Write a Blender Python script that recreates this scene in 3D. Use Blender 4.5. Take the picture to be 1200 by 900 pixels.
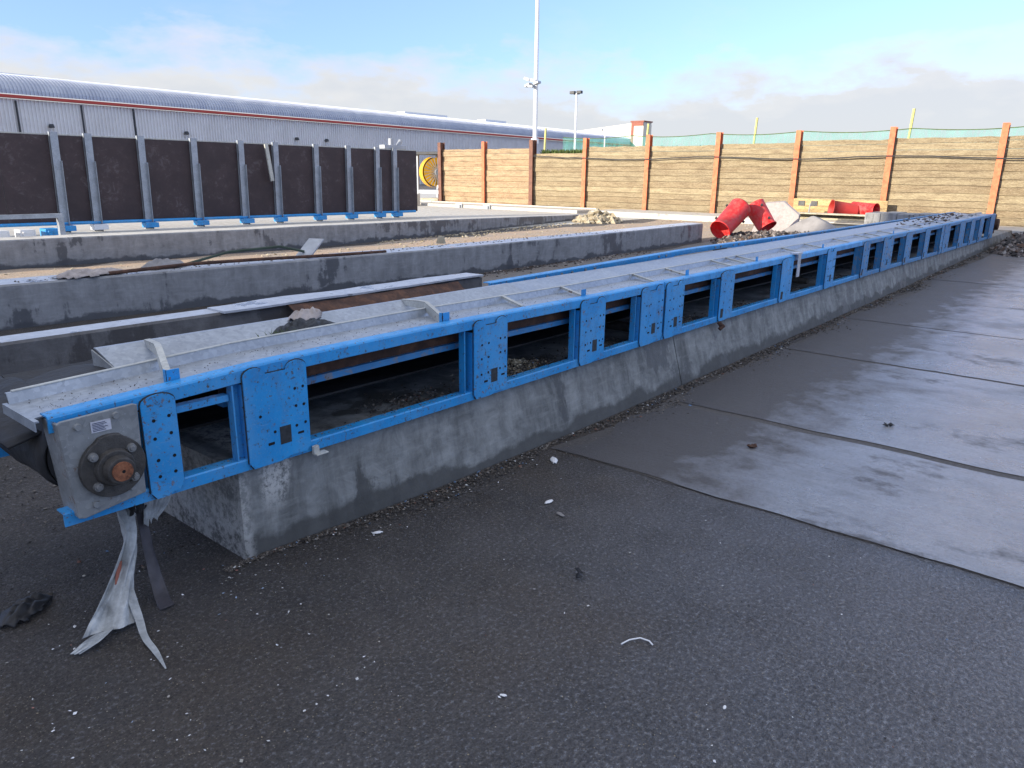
import bpy, math, random
from mathutils import Vector, Matrix, noise as mn
import numpy as np
R = math.radians
random.seed(7)
S = bpy.context.scene
for o in list(bpy.data.objects): bpy.data.objects.remove(o)
COL = S.collection

# ------------------------------------------------------------------ camera
F, YH, EYE, HEAD, ROLL = 862., 205., 1.65, .688, .013
p = math.atan((450-YH)/F); ch, sh = math.cos(HEAD), math.sin(HEAD)
fw = Vector((ch*math.cos(p), sh*math.cos(p), -math.sin(p)))
r0 = Vector((sh, -ch, 0)); u0 = r0.cross(fw)
rt = r0*math.cos(ROLL)+u0*math.sin(ROLL); up = rt.cross(fw)
cam = bpy.data.cameras.new('camera'); co = bpy.data.objects.new('camera', cam); COL.objects.link(co)
co.matrix_world = Matrix(((rt.x, up.x, -fw.x, 0), (rt.y, up.y, -fw.y, 0), (rt.z, up.z, -fw.z, EYE), (0, 0, 0, 1)))
cam.sensor_width = 36; cam.lens = F/1200*36; cam.clip_end = 3000; cam.clip_start = .05
S.camera = co
# ------------------------------------------------------------------ light
SUN_AZ, SUN_EL = 160, 15
w = bpy.data.worlds.new('World'); S.world = w; w.use_nodes = True
nt = w.node_tree; nt.nodes.clear()
def wn(t, **k):
    n = nt.nodes.new(t)
    for a, b in k.items(): setattr(n, a, b)
    return n
def ln(a, b): nt.links.new(a, b)
def wm(op, a, b=None, c=None, clamp=False):
    n = wn('ShaderNodeMath', operation=op, use_clamp=clamp)
    for i, v in enumerate((a, b, c)):
        if v is None: continue
        if isinstance(v, (int, float)): n.inputs[i].default_value = v
        else: ln(v, n.inputs[i])
    return n.outputs[0]
out = wn('ShaderNodeOutputWorld'); bg = wn('ShaderNodeBackground')
sky = wn('ShaderNodeTexSky', sky_type='NISHITA', sun_disc=False, sun_elevation=R(SUN_EL), sun_rotation=R(90-SUN_AZ), air_density=1.0, dust_density=.25, ozone_density=2.6, altitude=50)
tc = wn('ShaderNodeTexCoord'); sep = wn('ShaderNodeSeparateXYZ'); ln(tc.outputs['Generated'], sep.inputs[0])
mp = wn('ShaderNodeMapping'); ln(tc.outputs['Generated'], mp.inputs[0]); mp.inputs['Scale'].default_value = (1, 1, 2.6)
n1 = wn('ShaderNodeTexNoise'); n1.inputs['Scale'].default_value = 7; n1.inputs['Detail'].default_value = 9; n1.inputs['Roughness'].default_value = .58; ln(mp.outputs[0], n1.inputs[0])
n2 = wn('ShaderNodeTexNoise'); n2.inputs['Scale'].default_value = 15; n2.inputs['Detail'].default_value = 6; ln(mp.outputs[0], n2.inputs[0])
n3 = wn('ShaderNodeTexNoise'); n3.inputs['Scale'].default_value = 2.2; n3.inputs['Detail'].default_value = 8; n3.inputs['Roughness'].default_value = .62
mp3 = wn('ShaderNodeMapping'); ln(tc.outputs['Generated'], mp3.inputs[0]); mp3.inputs['Scale'].default_value = (1, 2.5, 5); ln(mp3.outputs[0], n3.inputs[0])
# cloud bank: low in the sky, ragged top
z = sep.outputs[2]
bank = wm('ADD', wm('MULTIPLY', wm('SUBTRACT', n1.outputs[0], .5), .24), wm('SUBTRACT', .150, z))
bank = wm('MULTIPLY', bank, 16, clamp=True)
puff = wm('MULTIPLY', wm('SUBTRACT', n3.outputs[0], .56), 3.0, clamp=True)
fill_veil = wm('MULTIPLY', wm('MULTIPLY', wm('SUBTRACT', z, .52), 4.0, clamp=True), wm('MULTIPLY_ADD', n3.outputs[0], .9, .15), clamp=True)  # unseen bright cloud layer above the view, added to lift the ambient light
cov = wm('MAXIMUM', wm('MAXIMUM', wm('MULTIPLY', bank, .95), wm('MULTIPLY', puff, .30)), fill_veil)
rawb = wm('ADD', wm('MULTIPLY', wm('SUBTRACT', n1.outputs[0], .5), .24), wm('SUBTRACT', .150, z))
shade = wm('ADD', wm('SUBTRACT', .95, wm('MULTIPLY', rawb, 11)), wm('MULTIPLY', wm('SUBTRACT', n2.outputs[0], .5), 1.1), clamp=True)
cr = wn('ShaderNodeMixRGB'); cr.inputs[1].default_value = (1.98, 2.04, 2.13, 1); cr.inputs[2].default_value = (2.42, 2.36, 2.28, 1); ln(shade, cr.inputs[0])
vc = wn('ShaderNodeMixRGB'); ln(fill_veil, vc.inputs[0]); ln(cr.outputs[0], vc.inputs[1]); vc.inputs[2].default_value = (5.3, 4.95, 4.5, 1)
low_fill_veil = wm('MULTIPLY', wm('MULTIPLY', wm('SUBTRACT', z, .24), 5.0, clamp=True), wm('MULTIPLY_ADD', n3.outputs[0], 1.3, .0), clamp=True)  # pale-blue haze added mostly above the view to brighten sky reflections on the ground
cov = wm('MAXIMUM', cov, low_fill_veil)
lv = wn('ShaderNodeMixRGB'); ln(wm('MULTIPLY', low_fill_veil, wm('SUBTRACT', 1, fill_veil), clamp=True), lv.inputs[0]); ln(vc.outputs[0], lv.inputs[1]); lv.inputs[2].default_value = (2.7, 3.3, 4.2, 1)
vc = lv
mx = wn('ShaderNodeMixRGB'); ln(cov, mx.inputs[0]); tint = wn('ShaderNodeMixRGB', blend_type='MULTIPLY'); tint.inputs[0].default_value = 1; ln(sky.outputs[0], tint.inputs[1]); tg = wn('ShaderNodeMixRGB'); ln(wm('MULTIPLY', z, 4.5, clamp=True), tg.inputs[0]); tg.inputs[1].default_value = (.40, .46, .66, 1); tg.inputs[2].default_value = (.70, .66, .92, 1); ln(tg.outputs[0], tint.inputs[2]); ln(tint.outputs[0], mx.inputs[1]); ln(vc.outputs[0], mx.inputs[2])
ln(mx.outputs[0], bg.inputs[0]); bg.inputs[1].default_value = .125; ln(bg.outputs[0], out.inputs[0])
sl = bpy.data.lights.new('sun', 'SUN'); sl.energy = 2.8; sl.angle = R(.53); sl.color = (1, .90, .75)
so = bpy.data.objects.new('sun', sl); COL.objects.link(so)
sd = Vector((math.cos(R(SUN_AZ))*math.cos(R(SUN_EL)), math.sin(R(SUN_AZ))*math.cos(R(SUN_EL)), math.sin(R(SUN_EL))))
so.rotation_euler = sd.to_track_quat('Z', 'Y').to_euler(); so.location = (-20, 10, 30)
vs = S.view_settings; vs.view_transform = 'Standard'; vs.look = 'None'; vs.gamma = 1; vs.use_curve_mapping = False; vs.exposure = 1.6

# ------------------------------------------------------------------ materials
MATS = {}
class NT:
    def __init__(s, name):
        s.m = bpy.data.materials.new(name); s.m.use_nodes = True; s.t = s.m.node_tree; s.b = s.t.nodes['Principled BSDF']; MATS[name] = s.m
        s.tc = s.t.nodes.new('ShaderNodeTexCoord')
    def put(s, sock, v):
        if hasattr(v, 'is_linked') or hasattr(v, 'links'): s.t.links.new(v, sock)
        elif isinstance(v, (tuple, list)): sock.default_value = tuple(v)+((1,) if len(v) == 3 and sock.type == 'RGBA' else ())
        else: sock.default_value = v
    def noise(s, scale, detail=6, rough=.55, stretch=None, dist=0, co='Object'):
        n = s.t.nodes.new('ShaderNodeTexNoise'); n.inputs['Scale'].default_value = scale; n.inputs['Detail'].default_value = detail
        n.inputs['Roughness'].default_value = rough; n.inputs['Distortion'].default_value = dist
        c = s.tc.outputs[co]
        if stretch:
            mp = s.t.nodes.new('ShaderNodeMapping'); mp.inputs['Scale'].default_value = stretch; s.t.links.new(c, mp.inputs[0]); c = mp.outputs[0]
        s.t.links.new(c, n.inputs[0]); return n.outputs[0]
    def vor(s, scale, stretch=None, out='Distance', feature='F1'):
        n = s.t.nodes.new('ShaderNodeTexVoronoi'); n.feature = feature; n.inputs['Scale'].default_value = scale
        c = s.tc.outputs['Object']
        if stretch:
            mp = s.t.nodes.new('ShaderNodeMapping'); mp.inputs['Scale'].default_value = stretch; s.t.links.new(c, mp.inputs[0]); c = mp.outputs[0]
        s.t.links.new(c, n.inputs[0]); return n.outputs[out]
    def island(s):
        n = s.t.nodes.new('ShaderNodeNewGeometry'); return n.outputs['Random Per Island']
    def z(s):
        n = s.t.nodes.new('ShaderNodeSeparateXYZ'); s.t.links.new(s.tc.outputs['Object'], n.inputs[0]); return n.outputs
    def rng(s, v, a, b, c=0., d=1.):
        n = s.t.nodes.new('ShaderNodeMapRange'); n.inputs[1].default_value = a; n.inputs[2].default_value = b; n.inputs[3].default_value = c; n.inputs[4].default_value = d
        s.t.links.new(v, n.inputs[0]); return n.outputs[0]
    def math(s, op, a, b=0., clamp=False):
        n = s.t.nodes.new('ShaderNodeMath'); n.operation = op; n.use_clamp = clamp; s.put(n.inputs[0], a); s.put(n.inputs[1], b); return n.outputs[0]
    def mix(s, f, a, b):
        n = s.t.nodes.new('ShaderNodeMixRGB'); s.put(n.inputs[0], f); s.put(n.inputs[1], a); s.put(n.inputs[2], b); return n.outputs[0]
    def ramp(s, v, stops, const=False):
        n = s.t.nodes.new('ShaderNodeValToRGB'); e = n.color_ramp.elements
        if const: n.color_ramp.interpolation = 'CONSTANT'
        while len(e) < len(stops): e.new(.5)
        for el, (q, c) in zip(e, stops): el.position = q; el.color = tuple(c)+(1,)
        s.t.links.new(v, n.inputs[0]); return n.outputs[0]
    def bump(s, h, strength=.3, dist=.01, prev=None):
        n = s.t.nodes.new('ShaderNodeBump'); n.inputs['Strength'].default_value = strength; n.inputs['Distance'].default_value = dist
        s.t.links.new(h, n.inputs['Height'])
        if prev: s.t.links.new(prev, n.inputs['Normal'])
        return n.outputs[0]
    def done(s, color=None, rough=None, metal=None, normal=None, spec=None):
        if color is not None: s.put(s.b.inputs['Base Color'], color)
        if rough is not None: s.put(s.b.inputs['Roughness'], rough)
        if metal is not None: s.put(s.b.inputs['Metallic'], metal)
        if spec is not None: s.put(s.b.inputs['Specular IOR Level'], spec)
        if normal is not None: s.t.links.new(normal, s.b.inputs['Normal'])
        return s.m

def plain(name, c, rough=.6, metal=0, var=.35, sc=6, bump=.15):
    m = NT(name); n = m.noise(sc, 8, .65)
    d = tuple(x*(1-var) for x in c)
    col = m.mix(m.rng(n, .3, .7), d, c)
    n2 = m.noise(sc*9, 5)
    return m.done(col, m.rng(n, .3, .7, min(1, rough+.1), rough-.08), metal, m.bump(n2, bump, .004))

def concrete(name, c1, c2, wet, sc=1.0, wetthr=.56, streak=.4, tide=None, rough=.8, scuff=False):
    m = NT(name)
    a = m.noise(1.3*sc, 10, .66); b = m.noise(7*sc, 8, .7, dist=.6); st = m.noise(3.2, 7, .7, (1.7, 1.7, .22))
    bd = m.noise(9, 6, .7, (.5, .5, 4))
    col = m.mix(m.rng(b, .32, .68), c1, c2)
    col = m.mix(m.math('MULTIPLY', m.rng(st, .42, .72), streak, True), col, tuple(x*.42 for x in c1))
    col = m.mix(m.math('MULTIPLY', m.rng(bd, .5, .68), .22, True), col, tuple(min(1, x*1.35) for x in c2))
    wmask = m.rng(m.math('ADD', a, m.math('MULTIPLY', m.math('SUBTRACT', st, .5), .45)), wetthr, wetthr+.035)
    col = m.mix(m.math('MULTIPLY', wmask, .8), col, wet)
    if tide is not None:
        zz = m.z()[2]; tn = m.noise(2.2, 7, .6); tn2 = m.noise(14, 4, .6)
        h = m.math('ADD', zz, m.math('ADD', m.math('MULTIPLY', m.math('SUBTRACT', tn, .5), -.34), m.math('MULTIPLY', m.math('SUBTRACT', tn2, .5), -.05)))
        tm = m.rng(h, tide+.035, tide)
        col = m.mix(m.math('MULTIPLY', tm, .85, True), col, wet)
    if scuff:
        X = m.z(); g = m.noise(34, 8, .8); h = m.noise(7, 6, .7, (3, 1, .8))
        reg = m.math('MULTIPLY', m.rng(X[0], 1.59, 1.63), m.rng(m.math('ADD', X[0], m.math('MULTIPLY', X[2], -.25)), 1.68, 1.655)); reg = m.math('MULTIPLY', reg, m.rng(X[2], .16, .30))
        ed = m.math('MULTIPLY', m.rng(X[0], 1.57, 1.53), .55)
        tot = m.math('MULTIPLY', m.math('MAXIMUM', reg, ed), m.rng(m.math('ADD', g, m.math('MULTIPLY', h, .5)), .66, .80), True)
        col = m.mix(m.math('MULTIPLY', tot, .9), col, (.55, .54, .50))
    pits = m.vor(42*sc); pm = m.rng(pits, .03, .09, 1, 0)
    col = m.mix(m.math('MULTIPLY', pm, m.rng(a, .45, .6), True), col, tuple(x*.35 for x in c1))
    fine = m.noise(90, 4, .7)
    nb = m.bump(fine, .35, .004); nb = m.bump(b, .35, .012, nb); nb = m.bump(pits, .12, .005, nb)
    return m.done(col, m.rng(wmask, 0, 1, rough, rough-.3), 0, nb)

concrete('concrete_front', (.135, .140, .134), (.285, .292, .278), (.06, .06, .056), 1.2, .57, .95, tide=.07, scuff=True)
concrete('concrete_wall', (.21, .21, .205), (.33, .33, .325), (.065, .067, .071), .8, .555, .45, tide=.05)
concrete('concrete_kerb', (.10, .095, .092), (.16, .155, .15), (.06, .055, .052), 1, .56, .4)
concrete('concrete_pale', (.40, .38, .33), (.58, .55, .48), (.24, .22, .19), .8, .62, .25)
concrete('concrete_slab_rubble', (.27, .235, .22), (.40, .35, .325), (.25, .22, .2), 2, .6, .2)
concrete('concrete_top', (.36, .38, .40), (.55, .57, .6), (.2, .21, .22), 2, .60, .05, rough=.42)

# blue paint with chips, dirt and holes
m = NT('blue_paint'); n = m.noise(5, 8, .65); c = m.noise(38, 6, .7); r = m.noise(2.0, 6, .7)
col = m.mix(m.rng(n, .3, .7), (.014, .25, .58), (.026, .33, .70))
grime = m.noise(13, 8, .75, (1, 1, .35))
col = m.mix(m.math('MULTIPLY', m.rng(grime, .5, .7), .38, True), col, (.09, .16, .26))
chip = m.math('MULTIPLY', m.rng(c, .60, .62), m.rng(r, .42, .52), True)
col = m.mix(chip, col, (.16, .10, .075))
fade = m.noise(2.6, 7, .65); col = m.mix(m.math('MULTIPLY', m.rng(fade, .48, .66), .6), col, (.10, .33, .60))
sc1 = m.noise(16, 5, .8, (.5, 1, 6)); col = m.mix(m.math('MULTIPLY', m.rng(sc1, .63, .66), .5), col, (.20, .36, .52))
rs = m.noise(7, 8, .75, (1, 1, .3)); col = m.mix(m.math('MULTIPLY', m.rng(rs, .60, .70), .55), col, (.13, .10, .09))
spl = m.noise(55, 5, .7); col = m.mix(m.math('MULTIPLY', m.rng(spl, .58, .63), m.rng(grime, .42, .55), True), col, (.07, .075, .08))
dust = m.rng(m.noise(120, 3, .7), .60, .68)
col = m.mix(m.math('MULTIPLY', dust, .3), col, (.35, .38, .42))
m.done(col, m.rng(grime, .4, .7, .36, .6), 0, m.bump(c, .15, .002))
# faded blue at the far sections
m = NT('blue_paint_worn'); n = m.noise(5, 8, .65); c = m.noise(18, 7, .72)
col = m.mix(m.rng(n, .3, .7), (.03, .17, .37), (.055, .27, .53))
col = m.mix(m.rng(c, .52, .6), col, (.22, .22, .23)); col = m.mix(m.rng(m.noise(9, 6, .7), .6, .66), col, (.10, .055, .035))
m.done(col, .55, 0, m.bump(c, .2, .003))
# galvanised sheet
def galv(name, a, b, rust=.66, rough=.42, metal=.55):
    m = NT(name); v = m.vor(55, out='Color'); n = m.noise(4, 8, .7); sp = m.noise(60, 5, .7)
    bw = m.t.nodes.new('ShaderNodeRGBToBW'); m.t.links.new(v, bw.inputs[0])
    col = m.mix(bw.outputs[0], a, b)
    col = m.mix(m.math('MULTIPLY', m.rng(n, .4, .7), .55, True), col, tuple(x*.55 for x in a))
    col = m.mix(m.rng(m.noise(11, 8, .75), rust, rust+.05), col, (.17, .09, .05))
    col = m.mix(m.math('MULTIPLY', m.rng(sp, .62, .7), .5), col, (.62, .64, .66))
    return m.done(col, m.rng(n, .3, .7, rough+.18, rough-.05), metal, m.bump(sp, .15, .002))
galv('galvanised', (.30, .33, .365), (.43, .465, .50), .64, .40, .4)
galv('galvanised_dirty', (.24, .25, .25), (.36, .37, .36), .60, .55, .3)
galv('galvanised_cream', (.44, .44, .40), (.58, .58, .52), .60, .55, .2)
plain('rubber_black', (.022, .022, .024), .5, 0, .4, 5, .3)
m = NT('belt_rubber'); n = m.noise(3, 8, .7); col = m.mix(m.rng(n, .35, .7), (.014, .014, .015), (.045, .044, .044))
m.done(col, m.rng(n, .3, .7, .55, .8), 0, m.bump(m.noise(4, 4, .5), .6, .05, m.bump(m.noise(30, 6, .7), .3, .006)), spec=.3)
m = NT('rust'); n = m.noise(9, 9, .72); col = m.ramp(n, [(.3, (.035, .018, .012)), (.5, (.075, .036, .022)), (.68, (.15, .07, .036)), (.82, (.3, .22, .16))]); m.done(col, .85, 0, m.bump(n, .5, .01))
m = NT('rust_cap'); n = m.noise(45, 8, .72); col = m.ramp(n, [(.3, (.08, .035, .02)), (.55, (.30, .11, .05)), (.75, (.42, .2, .1))]); m.done(col, .7, .2, m.bump(n, .5, .004))
plain('cast_iron', (.10, .092, .082), .55, .3, .6, 22, .5)
plain('bolt_steel', (.34, .34, .33), .5, .5, .5, 40)
plain('hole_dark', (.006, .006, .007), .9)
plain('cutout_dark', (.045, .05, .055), .8, 0, .6, 40)
plain('paper_label', (.62, .62, .66), .7, 0, .25, 60)
plain('ink', (.05, .06, .12), .7)
# post steel, orange oxide primer
m = NT('orange_steel'); n = m.noise(6, 8, .7); col = m.mix(m.rng(n, .35, .65), (.48, .11, .045), (.66, .20, .085)); col = m.mix(m.rng(m.noise(3, 9, .75, (3, 3, .7)), .6, .66), col, (.14, .05, .03)); m.done(col, .7, 0, m.bump(n, .2, .004))
m = NT('brown_steel'); n = m.noise(6, 8, .7); col = m.mix(m.rng(n, .35, .65), (.10, .04, .025), (.20, .085, .05)); m.done(col, .7, 0)
# timber: boards in islands
def timber(name, stops, bands=1.0):
    m = NT(name); isl = m.island(); g = m.noise(2.2, 9, .7, (1, .5, 3.6)); fine = m.noise(7, 8, .75, (1, .8, 4)); bl = m.noise(1.1, 8, .7, (1, 1, 2.2))
    col = m.ramp(isl, stops)
    col = m.mix(m.math('MULTIPLY', m.rng(g, .42, .66), .62, True), col, (.115, .075, .042))
    col = m.mix(m.math('MULTIPLY', m.rng(fine, .52, .7), .5, True), col, (.50, .41, .27))
    col = m.mix(m.math('MULTIPLY', m.rng(bl, .53, .66), .5, True), col, (.20, .145, .085))
    sp = m.noise(16, 8, .85, (1, .8, 3)); col = m.mix(m.math('MULTIPLY', m.rng(sp, .50, .62), .55, True), col, (.12, .08, .045)); col = m.mix(m.math('MULTIPLY', m.rng(sp, .48, .38), .5, True), col, (.56, .46, .31))
    return m.done(col, .95, 0, m.bump(fine, .8, .05, m.bump(sp, .8, .03)))
timber('timber_sleeper', [(0, (.28, .215, .125)), (.35, (.37, .295, .18)), (.7, (.315, .255, .155)), (1, (.42, .345, .21))])
timber('timber_board', [(0, (.44, .28, .16)), (.5, (.50, .36, .21)), (1, (.42, .30, .18))])
timber('timber_new', [(0, (.62, .42, .17)), (1, (.66, .47, .22))])
timber('timber_pale', [(0, (.62, .56, .40)), (1, (.70, .64, .48))])
m = NT('black_board'); n = m.noise(1.4, 9, .72); s_ = m.noise(5, 9, .75, dist=1.2)
col = m.mix(m.rng(n, .35, .7), (.030, .018, .019), (.055, .034, .035)); col = m.mix(m.math('MULTIPLY', m.rng(s_, .52, .70), m.rng(n, .48, .58, 0, .6), True), col, (.17, .155, .155)); m.done(col, .62, 0)
m = NT('roof_cladding'); n = m.noise(.5, 6, .6); col = m.mix(m.rng(n, .35, .65), (.40, .43, .50), (.50, .53, .58)); m.done(col, .45, .2)
m = NT('wall_cladding'); n = m.noise(.4, 6, .6); col = m.mix(m.rng(n, .35, .65), (.72, .70, .68), (.80, .78, .76)); m.done(col, .5, .05)
plain('red_trim', (.50, .055, .035), .5, 0, .15, .8, 0)
plain('cream_cladding', (.72, .66, .52), .6, 0, .08, .5, 0)
plain('red_brick', (.34, .12, .08), .8, 0, .3, 2)
plain('white_paint', (.78, .78, .77), .4, 0, .08, 3, 0)
plain('grey_steel', (.42, .44, .46), .45, .4, .25, 5)
plain('dark_steel', (.05, .052, .055), .5, .2, .4, 6)
m = NT('red_plastic'); n = m.noise(3, 8, .7); d = m.noise(8, 8, .75); m.done(m.mix(m.math('MULTIPLY', m.rng(d, .46, .66), .5, True), m.mix(m.rng(n, .3, .7), (.52, .012, .014), (.70, .02, .022)), (.42, .20, .16)), m.rng(d, .4, .7, .45, .8), 0, m.bump(d, .2, .01))
plain('red_plastic_dull', (.42, .03, .022), .5, 0, .3, 3, .1)
plain('yellow_paint', (.80, .42, .02), .45, 0, .25, 6)
plain('yellow_post', (.72, .66, .22), .6, 0, .3, 4)
plain('plastic_rag', (.52, .54, .53), .5, 0, .6, 16, .4)
plain('dark_strap', (.065, .06, .068), .6, 0, .5, 16, .3)
plain('stained_rag', (.46, .40, .36), .8, 0, .5, 12, .4)
plain('tarp_grey', (.30, .285, .275), .8, 0, .35, 3, .3)
plain('hose_green', (.035, .06, .035), .6, 0, .4, 5)
plain('weed_green', (.11, .17, .035), .8, 0, .6, 5)
# green debris netting
m = NT('green_net'); n = m.noise(1.2, 6, .6); tr = m.t.nodes.new('ShaderNodeBsdfTransparent'); mxs = m.t.nodes.new('ShaderNodeMixShader'); mxs.inputs[0].default_value = .62
m.done(m.mix(m.rng(n, .35, .65), (.05, .36, .26), (.12, .50, .38)), .8)
o_ = [q for q in m.t.nodes if q.type == 'OUTPUT_MATERIAL'][0]; m.t.links.new(tr.outputs[0], mxs.inputs[1]); m.t.links.new(m.b.outputs[0], mxs.inputs[2]); m.t.links.new(mxs.outputs[0], o_.inputs[0])
m.t.links.new(m.rng(m.noise(9, 4, .6, (1, 1, .3)), .3, .7, .12, .40), mxs.inputs[0])

# ground
m = NT('asphalt'); big = m.noise(.55, 9, .62); mid = m.noise(3.1, 9, .66); g1 = m.vor(190, out='Color'); g2 = m.noise(55, 7, .75); grit = m.noise(170, 5, .8)
bw = m.t.nodes.new('ShaderNodeRGBToBW'); m.t.links.new(g1, bw.inputs[0])
col = m.mix(m.rng(mid, .35, .65), (.062, .054, .048), (.118, .102, .088))
col = m.mix(m.math('MULTIPLY', m.rng(big, .46, .60), .8, True), col, (.125, .096, .068))
col = m.mix(m.math('MULTIPLY', m.math('MULTIPLY', m.rng(bw.outputs[0], .6, .85), m.rng(m.noise(14, 5, .7), .42, .6)), .8, True), col, (.17, .15, .125))
col = m.mix(m.math('MULTIPLY', m.rng(grit, .60, .70), .6, True), col, (.27, .25, .21))
crack = m.vor(.55, feature='DISTANCE_TO_EDGE')
vd = m.vor(95); vc2 = m.vor(95, out='Color'); b2 = m.t.nodes.new('ShaderNodeRGBToBW'); m.t.links.new(vc2, b2.inputs[0])
spk = m.math('MULTIPLY', m.rng(vd, .34, .26), m.rng(b2.outputs[0], .66, .70), True)
col = m.mix(m.math('MULTIPLY', spk, .75), col, (.24, .21, .17))
dk = m.math('MULTIPLY', m.rng(vd, .40, .30), m.rng(b2.outputs[0], .34, .30), True)
col = m.mix(m.math('MULTIPLY', dk, .6), col, (.018, .016, .015))
lump = m.noise(42, 9, .78)
nb = m.bump(g2, 1.0, .02); nb = m.bump(lump, 1.0, .035, nb); nb = m.bump(vd, .6, .012, nb); nb = m.bump(mid, .5, .03, nb)
gn = m.noise(58, 3, .65); gm = m.rng(gn, .42, .60)
yy = m.math('ADD', m.z()[1], m.math('MULTIPLY', m.math('SUBTRACT', big, .5), 3.0)); wet = m.rng(yy, 2.4, .2); xx = m.rng(m.math('ADD', m.z()[0], m.math('MULTIPLY', m.math('SUBTRACT', big, .5), 2.2)), 1.1, 3.4, .18, 1); col = m.mix(m.math('MULTIPLY', m.math('MULTIPLY', wet, xx), m.rng(mid, .3, .65, .45, .85), True), col, (.27, .285, .32)); col = m.mix(m.math('MULTIPLY', gm, .42), col, (.026, .023, .021)); col = m.mix(m.math('MULTIPLY', m.rng(gn, .42, .35), m.rng(wet, 0, 1, .35, .9), True), col, (.32, .33, .35)); m.put(m.b.inputs['Coat Weight'], m.math('MULTIPLY', m.rng(wet, 0, 1, .12, 1), m.rng(gm, 0, 1, 1, .25))); m.b.inputs['Coat IOR'].default_value = 1.75; m.put(m.b.inputs['Coat Roughness'], m.rng(m.noise(35, 5, .7), .35, .65, .10, .26)); m.t.links.new(nb, m.b.inputs['Coat Normal'])  # bluish sky sheen and pale grain glints painted into colour; coat carries the wetness
m.done(col, m.math('ADD', m.rng(wet, 0, 1, .72, .34), m.rng(mid, .3, .7, .08, -.05)), 0, nb)
m = NT('yard_concrete'); big = m.noise(.8, 10, .62, (1, .55, 1)); mid = m.noise(3.2, 9, .68); g2 = m.noise(60, 6, .75); sw = m.noise(6, 6, .65, (4.5, .35, 1)); wetp = m.noise(.62, 8, .6, (1.5, .7, 1))
col = m.mix(m.rng(mid, .3, .7), (.18, .188, .205), (.29, .302, .325))
col = m.mix(m.math('MULTIPLY', m.rng(sw, .45, .65), .25, True), col, (.40, .41, .43))
sx = m.z(); edge = m.rng(m.math('ADD', sx[1], m.math('MULTIPLY', m.math('SUBTRACT', b2_ if False else mid, .5), 1.8)), 1.05, 1.75)
b2_ = m.noise(1.5, 10, .72, (1, .6, 1)); patch = m.math('MULTIPLY', m.rng(b2_, .54, .62), .85)
soil = m.math('MAXIMUM', m.math('MAXIMUM', m.math('MULTIPLY', m.rng(big, .53, .66), .8), patch), edge, True)
sg = m.noise(58, 3, .65); col = m.mix(m.math('MULTIPLY', m.rng(sg, .5, .62), .28), col, (.08, .08, .085)); col = m.mix(m.math('MULTIPLY', soil, .9, True), col, (.048, .041, .037))
col = m.mix(m.math('MULTIPLY', m.rng(m.noise(24, 8, .75), .60, .68), .6), col, (.02, .02, .02))
nb = m.bump(g2, .9, .008); nb = m.bump(mid, .3, .03, nb); nb = m.bump(m.noise(26, 5, .7), .6, .012, nb)
m.put(m.b.inputs['Coat Weight'], m.math('MULTIPLY', m.rng(soil, 0, 1, 1, .15), m.rng(wetp, .36, .52, .55, 1))); m.b.inputs['Coat IOR'].default_value = 1.75; m.put(m.b.inputs['Coat Roughness'], m.rng(wetp, .42, .6, .26, .10)); m.t.links.new(nb, m.b.inputs['Coat Normal'])
rg = m.mix(m.rng(wetp, .42, .6), (.36, .36, .36), (.17, .17, .17)); rg = m.mix(soil, rg, (.66, .66, .66))
m.done(col, rg, 0, nb)
m = NT('joint_filler'); n = m.noise(40, 7, .75); m.done(m.mix(m.rng(n, .35, .65), (.05, .045, .042), (.10, .09, .08)), .75, 0, m.bump(n, .6, .01))
m = NT('dusty_soil'); n = m.noise(1.1, 9, .68); q = m.noise(30, 7, .75); m.done(m.mix(m.rng(q, .42, .62), m.mix(m.rng(n, .4, .62), (.36, .23, .14), (.24, .20, .165)), (.52, .42, .30)), .9, 0, m.bump(q, .8, .02))
m = NT('between_soil'); n = m.noise(1.1, 9, .68); q = m.noise(30, 7, .75); m.done(m.mix(m.rng(q, .42, .62), m.mix(m.rng(n, .4, .62), (.10, .085, .068), (.15, .14, .13)), (.20, .175, .15)), .7, 0, m.bump(q, .8, .02))
m = NT('debris_mix'); i = m.island()
m.done(m.ramp(i, [(0, (.03, .026, .022)), (.3, (.065, .054, .044)), (.5, (.11, .09, .07)), (.68, (.05, .038, .03)), (.8, (.16, .14, .115)), (.94, (.27, .26, .24)), (.965, (.16, .075, .05)), (.982, (.10, .17, .27)), (.992, (.5, .5, .48))], True), .75)
m = NT('flake_mix'); i = m.island()
m.done(m.ramp(i, [(0, (.55, .55, .53)), (.45, (.70, .70, .70)), (.7, (.34, .32, .27)), (.85, (.30, .38, .48)), (.95, (.35, .16, .12))], True), .5)
m = NT('rubble_pale'); i = m.island(); m.done(m.mix(m.rng(m.noise(14, 7, .7), .35, .65), m.ramp(i, [(0, (.38, .32, .22)), (.4, (.50, .45, .34)), (.8, (.34, .27, .17)), (1, (.58, .54, .44))]), (.30, .25, .16)), .9)
m = NT('rubble_dark'); i = m.island(); m.done(m.ramp(i, [(0, (.05, .045, .042)), (.35, (.12, .10, .09)), (.6, (.20, .17, .15)), (.8, (.10, .06, .04)), (.9, (.34, .31, .28)), (1, (.48, .46, .44))], True), .85)

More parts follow.
